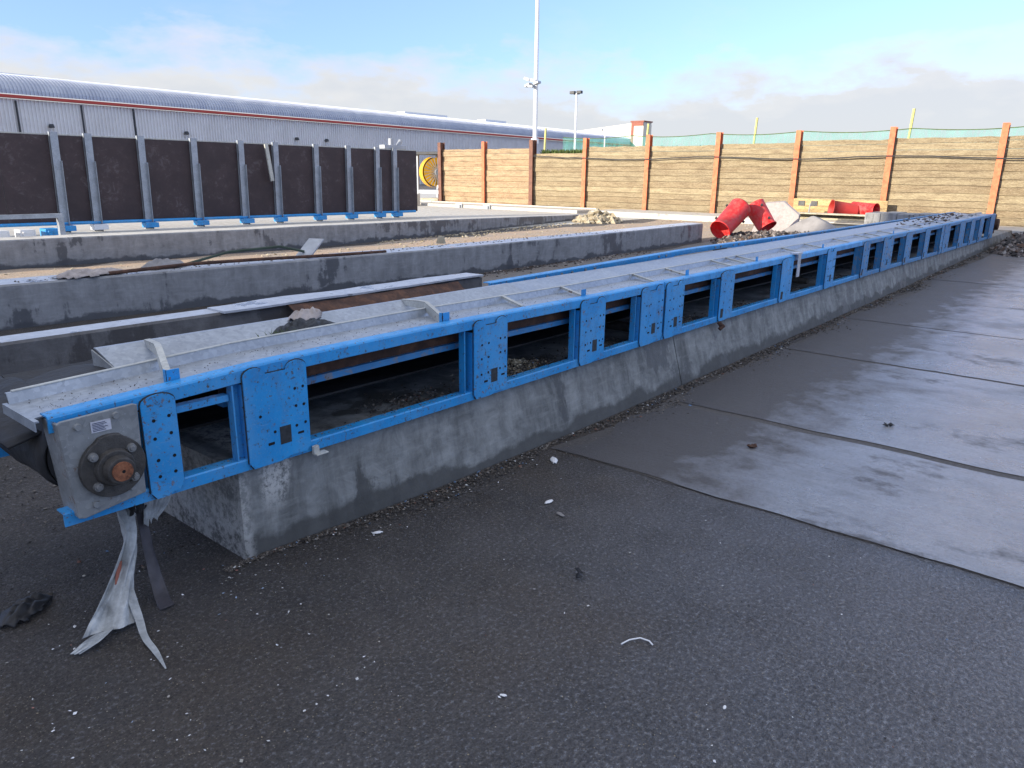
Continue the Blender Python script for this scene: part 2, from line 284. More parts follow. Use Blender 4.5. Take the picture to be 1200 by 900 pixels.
# ------------------------------------------------------------------ mesh builder
class MB:
    def __init__(s): s.v = []; s.f = []; s.mi = []
    def add(s, vs, fs, mi=0):
        k = len(s.v); s.v += [tuple(v) for v in vs]
        for f in fs: s.f.append(tuple(i+k for i in f)); s.mi.append(mi)
        return s
    def box(s, x0, x1, y0, y1, z0, z1, mi=0, M=None):
        v = [Vector((x, y, z)) for x in (x0, x1) for y in (y0, y1) for z in (z0, z1)]
        if M: v = [M @ q for q in v]
        return s.add(v, [(0, 1, 3, 2), (4, 6, 7, 5), (0, 4, 5, 1), (2, 3, 7, 6), (0, 2, 6, 4), (1, 5, 7, 3)], mi)
    def prism(s, pts, a, b, mi=0):          # two loops of 3-D points a(pt), b(pt)
        n = len(pts); va = [a(q) for q in pts]; vb = [b(q) for q in pts]
        return s.add(va+vb, [tuple(range(n))[::-1], tuple(range(n, 2*n))]+[(i, (i+1) % n, n+(i+1) % n, n+i) for i in range(n)], mi)
    def xz(s, pts, y0, y1, mi=0): return s.prism(pts, lambda q: (q[0], y0, q[1]), lambda q: (q[0], y1, q[1]), mi)
    def cyl(s, p0, p1, r0, r1=None, n=20, mi=0, caps=True):
        p0, p1 = Vector(p0), Vector(p1); r1 = r0 if r1 is None else r1
        d = (p1-p0).normalized(); a = d.orthogonal().normalized(); b = d.cross(a)
        A = [p0+(a*math.cos(t)+b*math.sin(t))*r0 for t in [2*math.pi*i/n for i in range(n)]]
        B = [p1+(a*math.cos(t)+b*math.sin(t))*r1 for t in [2*math.pi*i/n for i in range(n)]]
        f = [(i, (i+1) % n, n+(i+1) % n, n+i) for i in range(n)]
        if caps: f += [tuple(range(n))[::-1], tuple(range(n, 2*n))]
        return s.add(A+B, f, mi)
    def tube(s, pts, r, n=6, mi=0):
        for a, b in zip(pts, pts[1:]): s.cyl(a, b, r, r, n, mi)
        return s
    def chip(s, c, r, rnd=random, flat=.5, mi=0):
        t = [(1, 0, 0), (0, 1, 0), (-1, 0, 0), (0, -1, 0), (0, 0, 1), (0, 0, -1)]
        e = [rnd.uniform(.45, 1.25)*r for _ in t]; an = rnd.uniform(0, 6.28); ca, sa = math.cos(an), math.sin(an); k = rnd.uniform(.5, 1.2)
        tl = rnd.uniform(-.5, .5)
        vs = []
        for (x, y, z), q in zip(t, e):
            x, y, z = x*q, y*q*k, z*q*flat
            z += x*tl; vs.append((c[0]+x*ca-y*sa, c[1]+x*sa+y*ca, c[2]+z))
        return s.add(vs, [(0, 1, 4), (1, 2, 4), (2, 3, 4), (3, 0, 4), (1, 0, 5), (2, 1, 5), (3, 2, 5), (0, 3, 5)], mi)
    def build(s, name, mat, parent=None, smooth=False, bevel=0, solid=0, sub=0):
        me = bpy.data.meshes.new(name)
        off = Vector((0, 0, 0))
        q = parent
        while q is not None: off += q.location; q = q.parent
        me.from_pydata([tuple(Vector(v)-off) for v in s.v], [], s.f)
        for mm in (mat if isinstance(mat, (list, tuple)) else [mat]): me.materials.append(MATS[mm])
        me.polygons.foreach_set('material_index', s.mi)
        if smooth: me.polygons.foreach_set('use_smooth', [True]*len(s.f))
        me.update()
        o = bpy.data.objects.new(name, me); COL.objects.link(o)
        if parent: o.parent = parent
        if solid: k = o.modifiers.new('s', 'SOLIDIFY'); k.thickness = solid; k.offset = 0
        if sub: k = o.modifiers.new('u', 'SUBSURF'); k.levels = k.render_levels = sub
        if bevel: k = o.modifiers.new('b', 'BEVEL'); k.width = bevel; k.segments = 2; k.limit_method = 'ANGLE'; k.angle_limit = R(40)
        return o
def tag(o, label, cat=None, group=None, kind=None):
    if label: o['label'] = label
    if cat: o['category'] = cat
    if group: o['group'] = group
    if kind: o['kind'] = kind
    return o
def empty(name, loc, label, cat, group=None):
    o = bpy.data.objects.new(name, None); COL.objects.link(o); o.location = loc; o.empty_display_size = .2
    return tag(o, label, cat, group)
def interp(x, xs, ys): return float(np.interp(x, xs, ys))

# ------------------------------------------------------------------ ground
def sheet(name, x0, x1, y0, y1, z, mat, nx=1, ny=1, jit=0, kind='structure', rnd=random.Random(3)):
    b = MB(); vs = []
    for i in range(nx+1):
        for j in range(ny+1):
            x = x0+(x1-x0)*i/nx; y = y0+(y1-y0)*j/ny
            if jit:
                if i in (0, nx): x += (mn.noise((x*.7, y*3.1, 2))*.7+mn.noise((x, y*11, 5))*.3)*jit
                if j in (0, ny): y += (mn.noise((x*1.7, y, 7))*.7+mn.noise((x*6, y, 9))*.3)*jit*(6 if j == ny else 1)
            vs.append((x, y, z))
    fs = [(i*(ny+1)+j, (i+1)*(ny+1)+j, (i+1)*(ny+1)+j+1, i*(ny+1)+j+1) for i in range(nx) for j in range(ny)]
    b.add(vs, fs); o = b.build(name, mat); o['kind'] = kind; return o
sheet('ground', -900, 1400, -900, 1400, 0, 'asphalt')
sheet('yard_joint_bed', 3.505, 14.6, -22, 2.5, .003, 'joint_filler', 20, 90, .03)
for (a, b_) in ((3.51, 4.87), (4.955, 7.27), (7.325, 9.5), (9.53, 14.4)):
    sheet('yard_slab', a, b_, -22, 2.45, .007, 'yard_concrete', 6, 220, .035)
sheet('far_yard', 14.43, 60, -22, 2.5, .008, 'yard_concrete', 10, 60, .05)
sheet('soil_strip', -2, 30, 9.2, 14.2, .004, 'dusty_soil', 40, 8, .2)
sheet('back_yard', -2, 60, 15.3, 60, .006, 'concrete_pale', 10, 8, .2)
sheet('channel_floor', 2.2, 30, 4.4, 8.5, .005, 'between_soil', 30, 8, .1)

# ------------------------------------------------------------------ front plinth (cast in lengths)
TOPX = [.6, 1.15, 2.2, 3.33, 5.3, 7.3, 8.4, 10.5, 12.5, 16, 20.7, 27]; TOPZ = [.436, .432, .420, .416, .413, .407, .392, .378, .362, .325, .287, .255]
def fy(x): return interp(x, [1.5, 2.5, 4, 11.7, 15, 20], [2.742, 2.655, 2.61, 2.61, 2.65, 2.68])
def tz(x): return interp(x, TOPX, TOPZ)
cuts = [1.50, 5.40, 10.80, 15.70, 20.78, 26.6]
desc = ['near grey concrete plinth block with pale scuff at its corner, under the conveyor head', 'second concrete plinth block from the near end, under the blue conveyor',
        'third concrete plinth block from the near end, middle of the blue conveyor', 'fourth concrete plinth block from the near end, under the blue conveyor', 'last concrete plinth block, beyond the far end of the conveyor, beside rubble']
for i, (a, b_) in enumerate(zip(cuts, cuts[1:])):
    m_ = MB(); n = max(4, int((b_-a)*4)); X = [a+.006+(b_-a-.012)*k/n for k in range(n+1)]
    pr = lambda x: [(x, fy(x), -.05), (x, 2.74, tz(x)-.014), (x, 2.752, tz(x)-.003), (x, 3.68, tz(x)-.003), (x, 3.70, -.05)]
    vs = []
    for x in X: vs += pr(x)
    fs = [tuple(range(5)), tuple(range(n*5, n*5+5))[::-1]]
    for k in range(n): fs += [(k*5+j, (k+1)*5+j, (k+1)*5+(j+1) % 5, k*5+(j+1) % 5) for j in range(5)]
    m_.add(vs, fs); o = m_.build('concrete_plinth', 'concrete_front'); tag(o, desc[i], 'concrete plinth', 'cast lengths of the front plinth')
# ------------------------------------------------------------------ walls behind
def wall(name, pts, zt, th, mat, label, topmat=None, taper=None, cat='concrete wall'):
    b = MB(); vs = []; n = len(pts)
    for i, (x, y) in enumerate(pts):
        h = zt if not callable(zt) else zt(x)
        vs += [(x, y, -.05), (x, y, h-.02), (x+.0, y+.02, h), (x, y+th, h), (x, y+th, -.05)]
    fs = [(0, 1, 2, 3, 4), tuple(range((n-1)*5, n*5))[::-1]]; mi = [0, 0]
    for k in range(n-1):
        for j in range(5): fs.append((k*5+j, (k+1)*5+j, (k+1)*5+(j+1) % 5, k*5+(j+1) % 5)); mi.append(1 if topmat and j in (2,) else 0)
    k0 = len(b.v); b.v += vs; b.f += fs; b.mi += mi
    return tag(b.build(name, [mat, topmat] if topmat else mat, bevel=0), label, cat)
def dens(pts, st=.5):
    out = []
    for (a, b_), (c, d) in zip(pts, pts[1:]):
        n = max(1, int(math.hypot(c-a, d-b_)/st))
        for k in range(n): out.append((a+(c-a)*k/n+0, b_+(d-b_)*k/n+mn.noise((a+(c-a)*k/n, 3, 1))*.012))
    return out+[pts[-1]]
wall('concrete_wall', dens([(-2, 9.08), (2.5, 9.0), (5.3, 8.85), (9.2, 8.62), (13, 8.58), (18.6, 8.8)]), .475, .50, 'concrete_wall', 'long middle concrete wall with wet stains and litter lying on its left top', 'concrete_top')
wall('concrete_wall', dens([(-2, 14.75), (4.1, 14.6), (8.8, 14.25), (11.2, 14.4), (16.3, 15.1), (24.2, 16.6)]), lambda x: interp(x, [10, 16, 24], [.485, .40, .20]), .62, 'concrete_wall', 'rearmost concrete wall in front of the dark boarded screen, top sunlit', 'concrete_pale')
wall('concrete_kerb_wall', dens([(-1.5, 6.05), (6.72, 6.02)]), .455, .26, 'concrete_kerb', 'narrow low wall with pale top directly behind the blue conveyor', 'concrete_top')
wall('concrete_ledge', [(27.6, 31), (27.9, 24), (28.6, 16)][::-1], .17, 1.9, 'concrete_pale', 'pale sunlit concrete ledge at the foot of the brown boarded fence')if False else None
b = MB(); b.box(28.2, 29.75, 19.5, 31.5, -.05, .14); b.box(29.76, 29.9, 19.5, 31.5, -.05, .2)
o = tag(b.build('concrete_ledge', 'concrete_pale', bevel=.02), 'pale sunlit concrete ledge at the foot of the brown boarded fence', 'concrete ledge')
b = MB(); b.box(27.2, 29.7, 2.0, 18.2, -.05, .22); o = tag(b.build('concrete_ledge', 'concrete_pale', bevel=.03), 'pale sunlit concrete ledge behind the red plastic tubes', 'concrete ledge')
for (y, gx) in ((26.8, 'left'), (24.9, 'right')):
    b = MB(); b.box(28.10, 28.19, y-.22, y+.22, -.02, .2); b.box(28.02, 28.10, y-.15, y+.15, 0, .16)
    tag(b.build('grey_block', 'grey_steel', bevel=.01), 'small square grey block on the pale ledge, %s one of the two' % gx, 'block', 'grey blocks on the ledge')
b = MB()
for k in range(5): b.box(23, 24.2, 3.86+k*.42, 3.86+k*.42+.41, 0, .74+.02*(k % 2))
tag(b.build('grey_concrete_block', 'concrete_wall', bevel=.015), 'grey ribbed concrete block wall just beyond the far half of the conveyor', 'concrete block')

# ------------------------------------------------------------------ conveyor
cv = empty('belt_conveyor', (3, 3.2, .4), 'long blue steel belt conveyor frame with galvanised tray lying on the concrete plinth', 'conveyor')
XS, XE = .82, 22.3
def topz(x): return interp(x, [.8, 1.7, 2.8, 4.2, 22], [.845, .883, .888, .873, .866])
def sweep(prof, xs, close=True):          # prof(x) -> list of (y,z)
    b = MB(); vs = []; n = len(prof(xs[0]))
    for x in xs: vs += [(x, y, z) for y, z in prof(x)]
    fs = []
    for k in range(len(xs)-1):
        for j in range(n if close else n-1): fs.append((k*n+j, (k+1)*n+j, (k+1)*n+(j+1) % n, k*n+(j+1) % n))
    if close: fs += [tuple(range(n))[::-1], tuple(range((len(xs)-1)*n, len(xs)*n))]
    return b.add(vs, fs)
def rangex(a, b_, st=.4):
    n = max(1, int((b_-a)/st)); return [a+(b_-a)*k/n for k in range(n+1)]
SECT = [(XS, 5.115), (5.125, 10.5), (10.51, 15.9), (15.91, XE)]
bl = lambda x: 'blue_paint' if x < 10 else 'blue_paint_worn'
for a, b_ in SECT:
    xs = rangex(a, b_)
    sweep(lambda x: [(2.705, topz(x)-.062), (2.697, topz(x)-.058), (2.697, topz(x)-.010), (2.702, topz(x)-.003), (2.71, topz(x)), (2.765, topz(x)), (2.765, topz(x)-.006), (2.712, topz(x)-.006), (2.712, topz(x)-.062)], xs).build('top_rail', bl(a), cv)
    sweep(lambda x: [(2.70, tz(x)+.002), (2.698, tz(x)+.048), (2.703, tz(x)+.054), (2.76, tz(x)+.054), (2.76, tz(x)+.048), (2.708, tz(x)+.048), (2.708, tz(x)+.002)], xs).build('bottom_rail', bl(a), cv)
    # recessed inner rail under the tray + rusty web
    xs2 = rangex(max(a, 1.5), b_)
    sweep(lambda x: [(2.80, topz(x)-.178), (2.80, topz(x)-.146), (2.85, topz(x)-.146), (2.85, topz(x)-.178)], xs2).build('inner_rail', 'blue_paint_worn', cv)
    sweep(lambda x: [(2.822, topz(x)-.145), (2.822, topz(x)-.022), (2.829, topz(x)-.022), (2.829, topz(x)-.145)], xs2).build('rusty_web', 'rust', cv)
    # far side of frame
    sweep(lambda x: [(3.62, tz(x)+.002), (3.62, tz(x)+.055), (3.68, tz(x)+.055), (3.68, tz(x)+.002)], rangex(a if a > 1 else .45, b_)).build('far_bottom_rail', 'blue_paint', cv)
# far top rail only from X=4.1
for a, b_ in ((4.10, 10.5), (10.51, 15.9), (15.91, XE)):
    fz = lambda x: interp(x, [4.1, 7.5, 11, 22], [.878, .918, .895, .875])
    sweep(lambda x: [(3.595, fz(x)-.05), (3.59, fz(x)-.004), (3.60, fz(x)), (3.66, fz(x)), (3.66, fz(x)-.006), (3.61, fz(x)-.006), (3.61, fz(x)-.05)], rangex(a, b_)).build('far_top_rail', bl(a), cv)
# opening / plate layout measured along the side
plates = [(1.12, 1.25, 1), (1.535, 1.84, 2), (2.935, 3.22, 2), (3.975, 4.27, 2), (4.765, 5.10, 2), (5.14, 5.44, 2), (6.14, 6.42, 1), (7.60, 7.92, 1), (9.06, 9.38, 2), (10.56, 10.86, 1), (11.58, 12.14, 2), (12.92, 13.33, 1), (14.3, 14.66, 1),
          (15.66, 15.88, 1), (15.93, 16.47, 2), (17.5, 18.1, 1), (18.8, 19.3, 1), (19.95, 20.5, 1), (21.5, 22.2, 1)]
def plate(x0, x1, nb):
    b = MB(); yt = 2.686; z0 = tz((x0+x1)/2)+.006; z1 = topz((x0+x1)/2)-.018
    P = [(x0+.02, z0), (x0, z0+.03)]; wd = (x1-x0)/nb
    P.append((x0, z1-.04))
    for k in range(nb):
        a = x0+k*wd; g = .34 if nb == 2 else .0
        for t in range(0, 9):
            an = math.pi*(1-t/8); ww = wd*.5 if nb == 1 else wd*.34
            cx = a+wd/2 if nb == 1 else (a+ww if k == 0 else a+wd-ww)
            P.append((cx+math.cos(an)*ww, z1-.03+math.sin(an)*.034))
    P += [(x1, z1-.045), (x1, z0+.04), (x1-.02, z0+.01), (x1-.35*(x1-x0), z0+.012), (x1-.5*(x1-x0), z0-.0)]
    b.xz(P, yt, yt+.006)
    cxm, czm = (x0+x1)/2, (z0+z1)/2
    b.xz([(q[0]+(.0035 if q[0] > cxm else -.0035), q[1]+(.004 if q[1] > czm else -.001)) for q in P], yt+.0062, 2.6965, 2)
    b.box(x0-.0, x0+.006, yt+.006, 2.775, z0+.02, z1-.06); b.box(x1-.006, x1, yt+.006, 2.775, z0+.02, z1-.06)
    rr = random.Random(int(x0*100))
    for fx in ((.22, .42, .78, .93) if nb == 2 else (.3, .78)):
        for fz in (.30, .50, .69) if nb == 2 else (.2, .36, .58, .75):
            if rr.random() < .88:
                X = x0+(x1-x0)*(fx+rr.uniform(-.015, .015)); Z = z0+(z1-z0)*(fz+rr.uniform(-.01, .01)+.04*fx)
                b.cyl((X, yt-.0012, Z), (X, yt+.002, Z), .0068 if x0 < 9 else .010, n=10, mi=1)
    if nb == 2:
        X = x0+(x1-x0)*.50; b.box(X, X+.055, yt-.0016, yt+.001, z0+.075, z0+.155, 2)
        b.box(X+.09, X+.12, yt-.0013, yt+.001, z0+.10, z0+.110, 1); b.box(X-.06, X-.03, yt-.0013, yt+.001, z0+.085, z0+.097, 1)
    else:
        b.box(x0+.12*(x1-x0), x0+.3*(x1-x0), yt-.0016, yt+.001, z0+.03, z0+.11, 2) if x0 > 5 else None
    b.build('side_plate', [bl(x0), 'hole_dark', 'cutout_dark'], cv)
for q in plates: plate(*q)
ends = [1.49, 2.87, 3.92, 4.70, 6.05, 7.49, 8.92, 10.34, 11.40, 12.78, 14.14, 15.50, 17.3, 18.6, 19.8, 21.3]
for x in ends:
    b = MB(); z0, z1 = tz(x)+.055, topz(x)-.062
    b.box(x, x+.045, 2.735, 2.742, z0, z1); b.box(x+.0, x+.006, 2.70, 2.735, z0, z1); b.build('upright', bl(x), cv)
# short light blue stretcher in first opening
b = MB(); b.box(1.255, 1.485, 2.72, 2.76, .745, .772); b.build('stretcher', 'blue_paint', cv)
# tray
xs = rangex(.80, XE)
for a, b_ in SECT:
    sweep(lambda x: [(2.768, topz(x)-.014), (3.0, topz(x)-.014), (3.018, topz(x)+.024), (3.034, topz(x)+.024), (3.034, topz(x)+.020), (3.021, topz(x)+.020), (3.004, topz(x)-.019), (2.768, topz(x)-.019)], rangex(a-.02 if a < 1 else a, b_)).build('cover_tray', 'galvanised', cv)
for a, b_ in SECT:
    sweep(lambda x: [(3.016, topz(x)+.0245), (3.038, topz(x)+.0245), (3.038, topz(x)+.028), (3.016, topz(x)+.028)], rangex(a, b_)).build('tray_lip', 'galvanised_cream', cv)
b = MB(); b.box(.785, .80, 2.72, 3.03, .8255, .8315); b.box(.785, .789, 2.72, 3.03, .795, .8255); b.build('tray_end_lip', 'galvanised', cv)
# skirt lining panels
sweep(lambda x: [(3.06, .77), (3.42, .885), (3.445, .887), (3.445, .891), (3.42, .891), (3.058, .776)], rangex(1.27, 4.12)).build('skirt_panel', 'galvanised', cv)
sweep(lambda x: [(3.05, .79), (3.55, .86), (3.55, .865), (3.05, .796)], rangex(4.13, XE)).build('skirt_panel', 'galvanised', cv)
b = MB()
b.add([(1.27, 3.06, .79), (1.26, 3.44, .885), (1.262, 3.44, .80), (1.268, 3.10, .76)], [(0, 1, 2, 3)]); b.build('skirt_end', 'galvanised_dirty', cv, solid=.006)
# cross brackets
def bracket(x, full=True, dx=.22, mat='galvanised_cream'):
    b = MB(); top = topz(x)
    if full:
        path = [(x+dx, 3.44, .893, .03), (x+dx*.62, 3.16, .93, .045), (x+dx*.38, 3.03, .945, .05), (x, 2.79, top+.022, .055)]
    else:
        path = [(x+.10, 3.03, top+.026, .014), (x, 2.78, top+.002, .014)]
    for (a, b_, c, d), (e, f, g, h) in zip(path, path[1:]):
        b.add([(a, b_, c), (a, b_, c-d), (e, f, g-h), (e, f, g), (a+.004, b_, c), (a+.004, b_, c-d), (e+.004, f, g-h), (e+.004, f, g)], [(0, 1, 2, 3), (4, 7, 6, 5), (0, 3, 7, 4), (1, 5, 6, 2), (0, 4, 5, 1), (3, 2, 6, 7)])
        b.add([(a, b_, c+.001), (a+.028, b_, c+.001), (e+.028, f, g+.001), (e, f, g+.001), (a, b_, c-.003), (a+.028, b_, c-.003), (e+.028, f, g-.003), (e, f, g-.003)], [(0, 1, 2, 3), (7, 6, 5, 4), (0, 4, 5, 1), (1, 5, 6, 2), (2, 6, 7, 3), (3, 7, 4, 0)])
    o = b.build('bracket', mat, cv)
    if full:
        c = MB(); c.box(x-.002, x+.05, 2.772, 2.778, top-.01, top+.042); c.box(x-.002, x+.002, 2.77, 2.80, top-.01, top+.042); c.build('bracket_tab', 'blue_paint', o)
bracket(1.27); bracket(2.78, True, .30)
for x in (3.46, 5.08, 6.52, 6.85, 8.35, 10.2, 11.2, 11.7, 13.5, 14.5, 16.2, 17.2, 19, 20.6): bracket(x, False)
for x in (4.10, 5.62, 7.1, 9.1, 12.4): 
    bracket(x, False); c = MB(); c.box(x, x+.05, 2.772, 2.778, topz(x)-.01, topz(x)+.04); c.build('bracket_tab', 'blue_paint', cv)
# cross strips and rail brackets on the far side
for x in (4.6, 4.95, 5.3, 6.6, 7.9, 8.4, 9.6, 11.6, 13.0):
    b = MB(); zz = interp(x, [4.1, 7.5, 11, 22], [.882, .925, .905, .885])
    b.box(x, x+.36, 3.585, 3.592, zz-.085, zz-.052); b.box(x, x+.36, 3.545, 3.585, zz-.085, zz-.080); b.build('rail_bracket', 'dark_steel' if int(x*10) % 2 else 'blue_paint', cv)
    for k in (.05, .2): c = MB(); c.cyl((x+k, 3.582, zz-.03), (x+k, 3.600, zz-.03), .012, n=6); c.build('bolt', 'bolt_steel', cv)
# carrying belt, return belt, black sheet added to keep the openings dark
sweep(lambda x: [(2.95, .775), (3.25, .745), (3.60, .79), (3.60, .800), (3.25, .757), (2.95, .787)], rangex(.95, XE)).build('carrying_belt', 'belt_rubber', cv)
sweep(lambda x: [(3.02, tz(x)+.13), (3.6, tz(x)+.13), (3.6, tz(x)+.142), (3.02, tz(x)+.142)], rangex(1.35, XE)).build('return_belt', 'belt_rubber', cv)
sweep(lambda x: [(3.605, tz(x)+.06), (3.605, .80), (3.612, .80), (3.612, tz(x)+.06)], rangex(1.3, XE)).build('dark_closing_sheet', 'rubber_black', cv)
for x in (5.0, 9.0, 13.0):
    c = MB(); c.cyl((x, 2.86, tz(x)+.09), (x, 3.6, tz(x)+.09), .038, n=14); c.build('return_roller', 'cast_iron', cv)
# head drum wrapped by the belt
dc = (.965, .645)
def arc(r, a0, a1, n): return [(dc[0]+math.cos(R(a0+(a1-a0)*k/n))*r, dc[1]+math.sin(R(a0+(a1-a0)*k/n))*r) for k in range(n+1)]
b = MB(); b.cyl((dc[0], 2.80, dc[1]), (dc[0], 3.60, dc[1]), .135, n=40); d_ = b.build('head_drum', 'rubber_black', cv, smooth=False)
outp = arc(.150, 80, 285, 28); inp = arc(.139, 80, 285, 28)
loop = outp+inp[::-1]
b = MB(); vs = []; NY = 14
for j in range(NY+1):
    y = 2.81+.80*j/NY
    for k, (x, z_) in enumerate(loop):
        w_ = .010*mn.noise((x*6, y*7, z_*6)); vs.append((x+w_, y, z_+w_))
n = len(loop); fs = [tuple(range(n))[::-1], tuple(range(NY*n, NY*n+n))]
for j in range(NY): fs += [(j*n+k, j*n+(k+1) % n, (j+1)*n+(k+1) % n, (j+1)*n+k) for k in range(n)]
b.add(vs, fs); b.build('wrapped_belt', 'belt_rubber', cv, smooth=True)
b = MB()   # loose lifted flap of belt covering above the drum
vs = [];
for i in range(13):
    for j in range(11):
        t = i/12; y = 2.88+.78*j/10; x = .74+.58*t; z_ = .725+.075*math.sin(t*1.9)-.015*math.cos(j*.6)+.012*mn.noise((x*5, y*5, 1)); vs.append((x, y, z_))
b.add(vs, [(i*11+j, (i+1)*11+j, (i+1)*11+j+1, i*11+j+1) for i in range(12) for j in range(10)]); b.build('belt_flap', 'belt_rubber', cv, smooth=True, solid=.008)
# bearing plate
b = MB(); P = [(.83, .822), (.845, .829), (1.085, .838), (1.10, .832), (1.092, .492), (1.078, .49), (.875, .462), (.855, .468)]
b.xz(P, 2.662, 2.676); b.xz([(.83, .822), (.842, .822), (.867, .468), (.855, .468)], 2.676, 2.80)
bp = b.build('bearing_plate', 'galvanised_dirty', cv, bevel=.003)
b = MB(); cx, cz = .985, .632
b.xz([(cx+math.cos(t)*(.112 if not (1.2 < t < 1.95) else .118), cz+math.sin(t)*(.112 if not (1.2 < t < 1.95) else .120)) for t in [2*math.pi*k/40 for k in range(40)]], 2.640, 2.662)
b.cyl((cx, 2.64, cz), (cx, 2.618, cz), .070, .064, 32); hb = b.build('bearing_flange', 'cast_iron', bp, bevel=.003)
b = MB(); b.cyl((cx, 2.618, cz), (cx, 2.575, cz), .050, .048, 28); b.build('bearing_hub', 'cast_iron', bp, bevel=.004)
b = MB(); b.cyl((cx, 2.60, cz), (cx, 2.568, cz), .036, .035, 24); b.cyl((cx+.002, 2.5685, cz), (cx+.002, 2.567, cz), .006, n=10, mi=1); b.build('shaft', ['rust_cap', 'hole_dark'], bp)
for an in (40, 140, 222, 318):
    b = MB(); x, z_ = cx+.085*math.cos(R(an)), cz+.085*math.sin(R(an)); b.cyl((x, 2.642, z_), (x, 2.628, z_), .017, .015, 16); b.cyl((x, 2.63, z_), (x, 2.622, z_), .011, .008, 12); b.build('flange_bolt', 'bolt_steel', bp)
for x, z_ in ((.893, .80), (1.02, .812), (.915, .505), (1.045, .53)):
    b = MB(); b.cyl((x, 2.664, z_), (x, 2.650, z_), .014, .011, 12); b.build('plate_bolt', 'galvanised_dirty', bp)
b = MB(); b.box(.935, 1.002, 2.6595, 2.6615, .765, .805)
for k in range(6): b.box(.940, .94+random.uniform(.035, .058), 2.6585, 2.6594, .770+k*.0055, .7722+k*.0055, 1)
b.build('maker_label', ['paper_label', 'ink'], bp)
b = MB(); b.box(1.845, 1.875, 2.672, 2.69, .42, .455); b.box(1.845, 1.91, 2.652, 2.69, .413, .421); b.build('foot_clip', 'galvanised_cream', cv, bevel=.003)
b = MB(); b.cyl((6.17, 2.665, .38), (6.17, 2.69, .41), .02, n=8); b.cyl((6.15, 2.67, .35), (6.19, 2.65, .38), .018, n=7); b.build('clamp', 'rust', cv)
# hanging off-white tag under the rail further along
b = MB(); b.box(7.98, 8.06, 2.66, 2.668, .64, .88); b.box(7.94, 8.10, 2.66, 2.74, .88, .895); b.build('hanging_strip', 'concrete_top', cv)
# the drive end
b = MB(); b.box(22.3, 22.75, 2.72, 3.6, .36, .84); b.cyl((22.5, 2.62, .6), (22.5, 2.72, .6), .14, n=20); b.build('tail_box', 'rust', cv, bevel=.02)
# dirt heaps on the plinth and on the tray
def scatter(name, n, fn, mat, label, cat='debris', rnd=None, flat=.5):
    rnd = rnd or random.Random(11); b = MB()
    for _ in range(n):
        c, r = fn(rnd); b.chip(c, r, rnd, flat)
    return tag(b.build(name, mat), label, cat, None, 'stuff')
def fn(r):
    x = random.Random(int(r.random()*1e6)).choice([2.6, 2.75, 3.5, 3.65, 3.8, 4.5, 5.9, 7.1, 8.6, 10.2, 11.8, 13.6])+r.gauss(0, .16); y = 2.78+abs(r.gauss(0, .16))
    return (max(x, 1.6), y, tz(x)+.003+.05*math.exp(-((y-2.9)/.12)**2)*r.random()), r.uniform(.004, .014)
scatter('spilt_debris', 2600, fn, 'debris_mix', 'dark crumbly debris lying inside the conveyor openings on the plinth')
def fn(r):
    x = 1.3+r.random()*20; lip = r.random() < .5
    return (x, 2.72+r.random()*.04 if lip else 2.82+r.random()*.05, (tz(x)+.056) if lip else topz(x)-.144), r.uniform(.002, .007)
scatter('grit_on_rails', 2600, fn, 'debris_mix', 'fine dark grit caught along the ledges of the conveyor rails')
def fn(r):
    x = 14.5+r.random()*6.5; return (x, 2.8+r.random()*.75, .88+.03*r.random()), r.uniform(.01, .05)
scatter('rubble_on_conveyor', 150, fn, 'rubble_dark', 'grey rubble heaped on the far end of the conveyor top')
def fn(r):
    x = .85+r.random()**1.3*9; return (x, 2.78+r.random()*.22, topz(x)-.012), r.uniform(.0012, .004)
scatter('grit_on_tray', 1200, fn, 'debris_mix', 'specks of grit on the galvanised conveyor tray')

def fn(r):
    a = r.gauss(0, .12); b_ = r.gauss(0, .06); return (3.62+a, 2.98+b_, tz(3.6)+.01+.07*math.exp(-(a/.13)**2-(b_/.08)**2)*r.random()), r.uniform(.006, .022)
scatter('pale_heap', 420, fn, 'rubble_pale', 'small pale heap of chips lying in the second long opening of the conveyor')
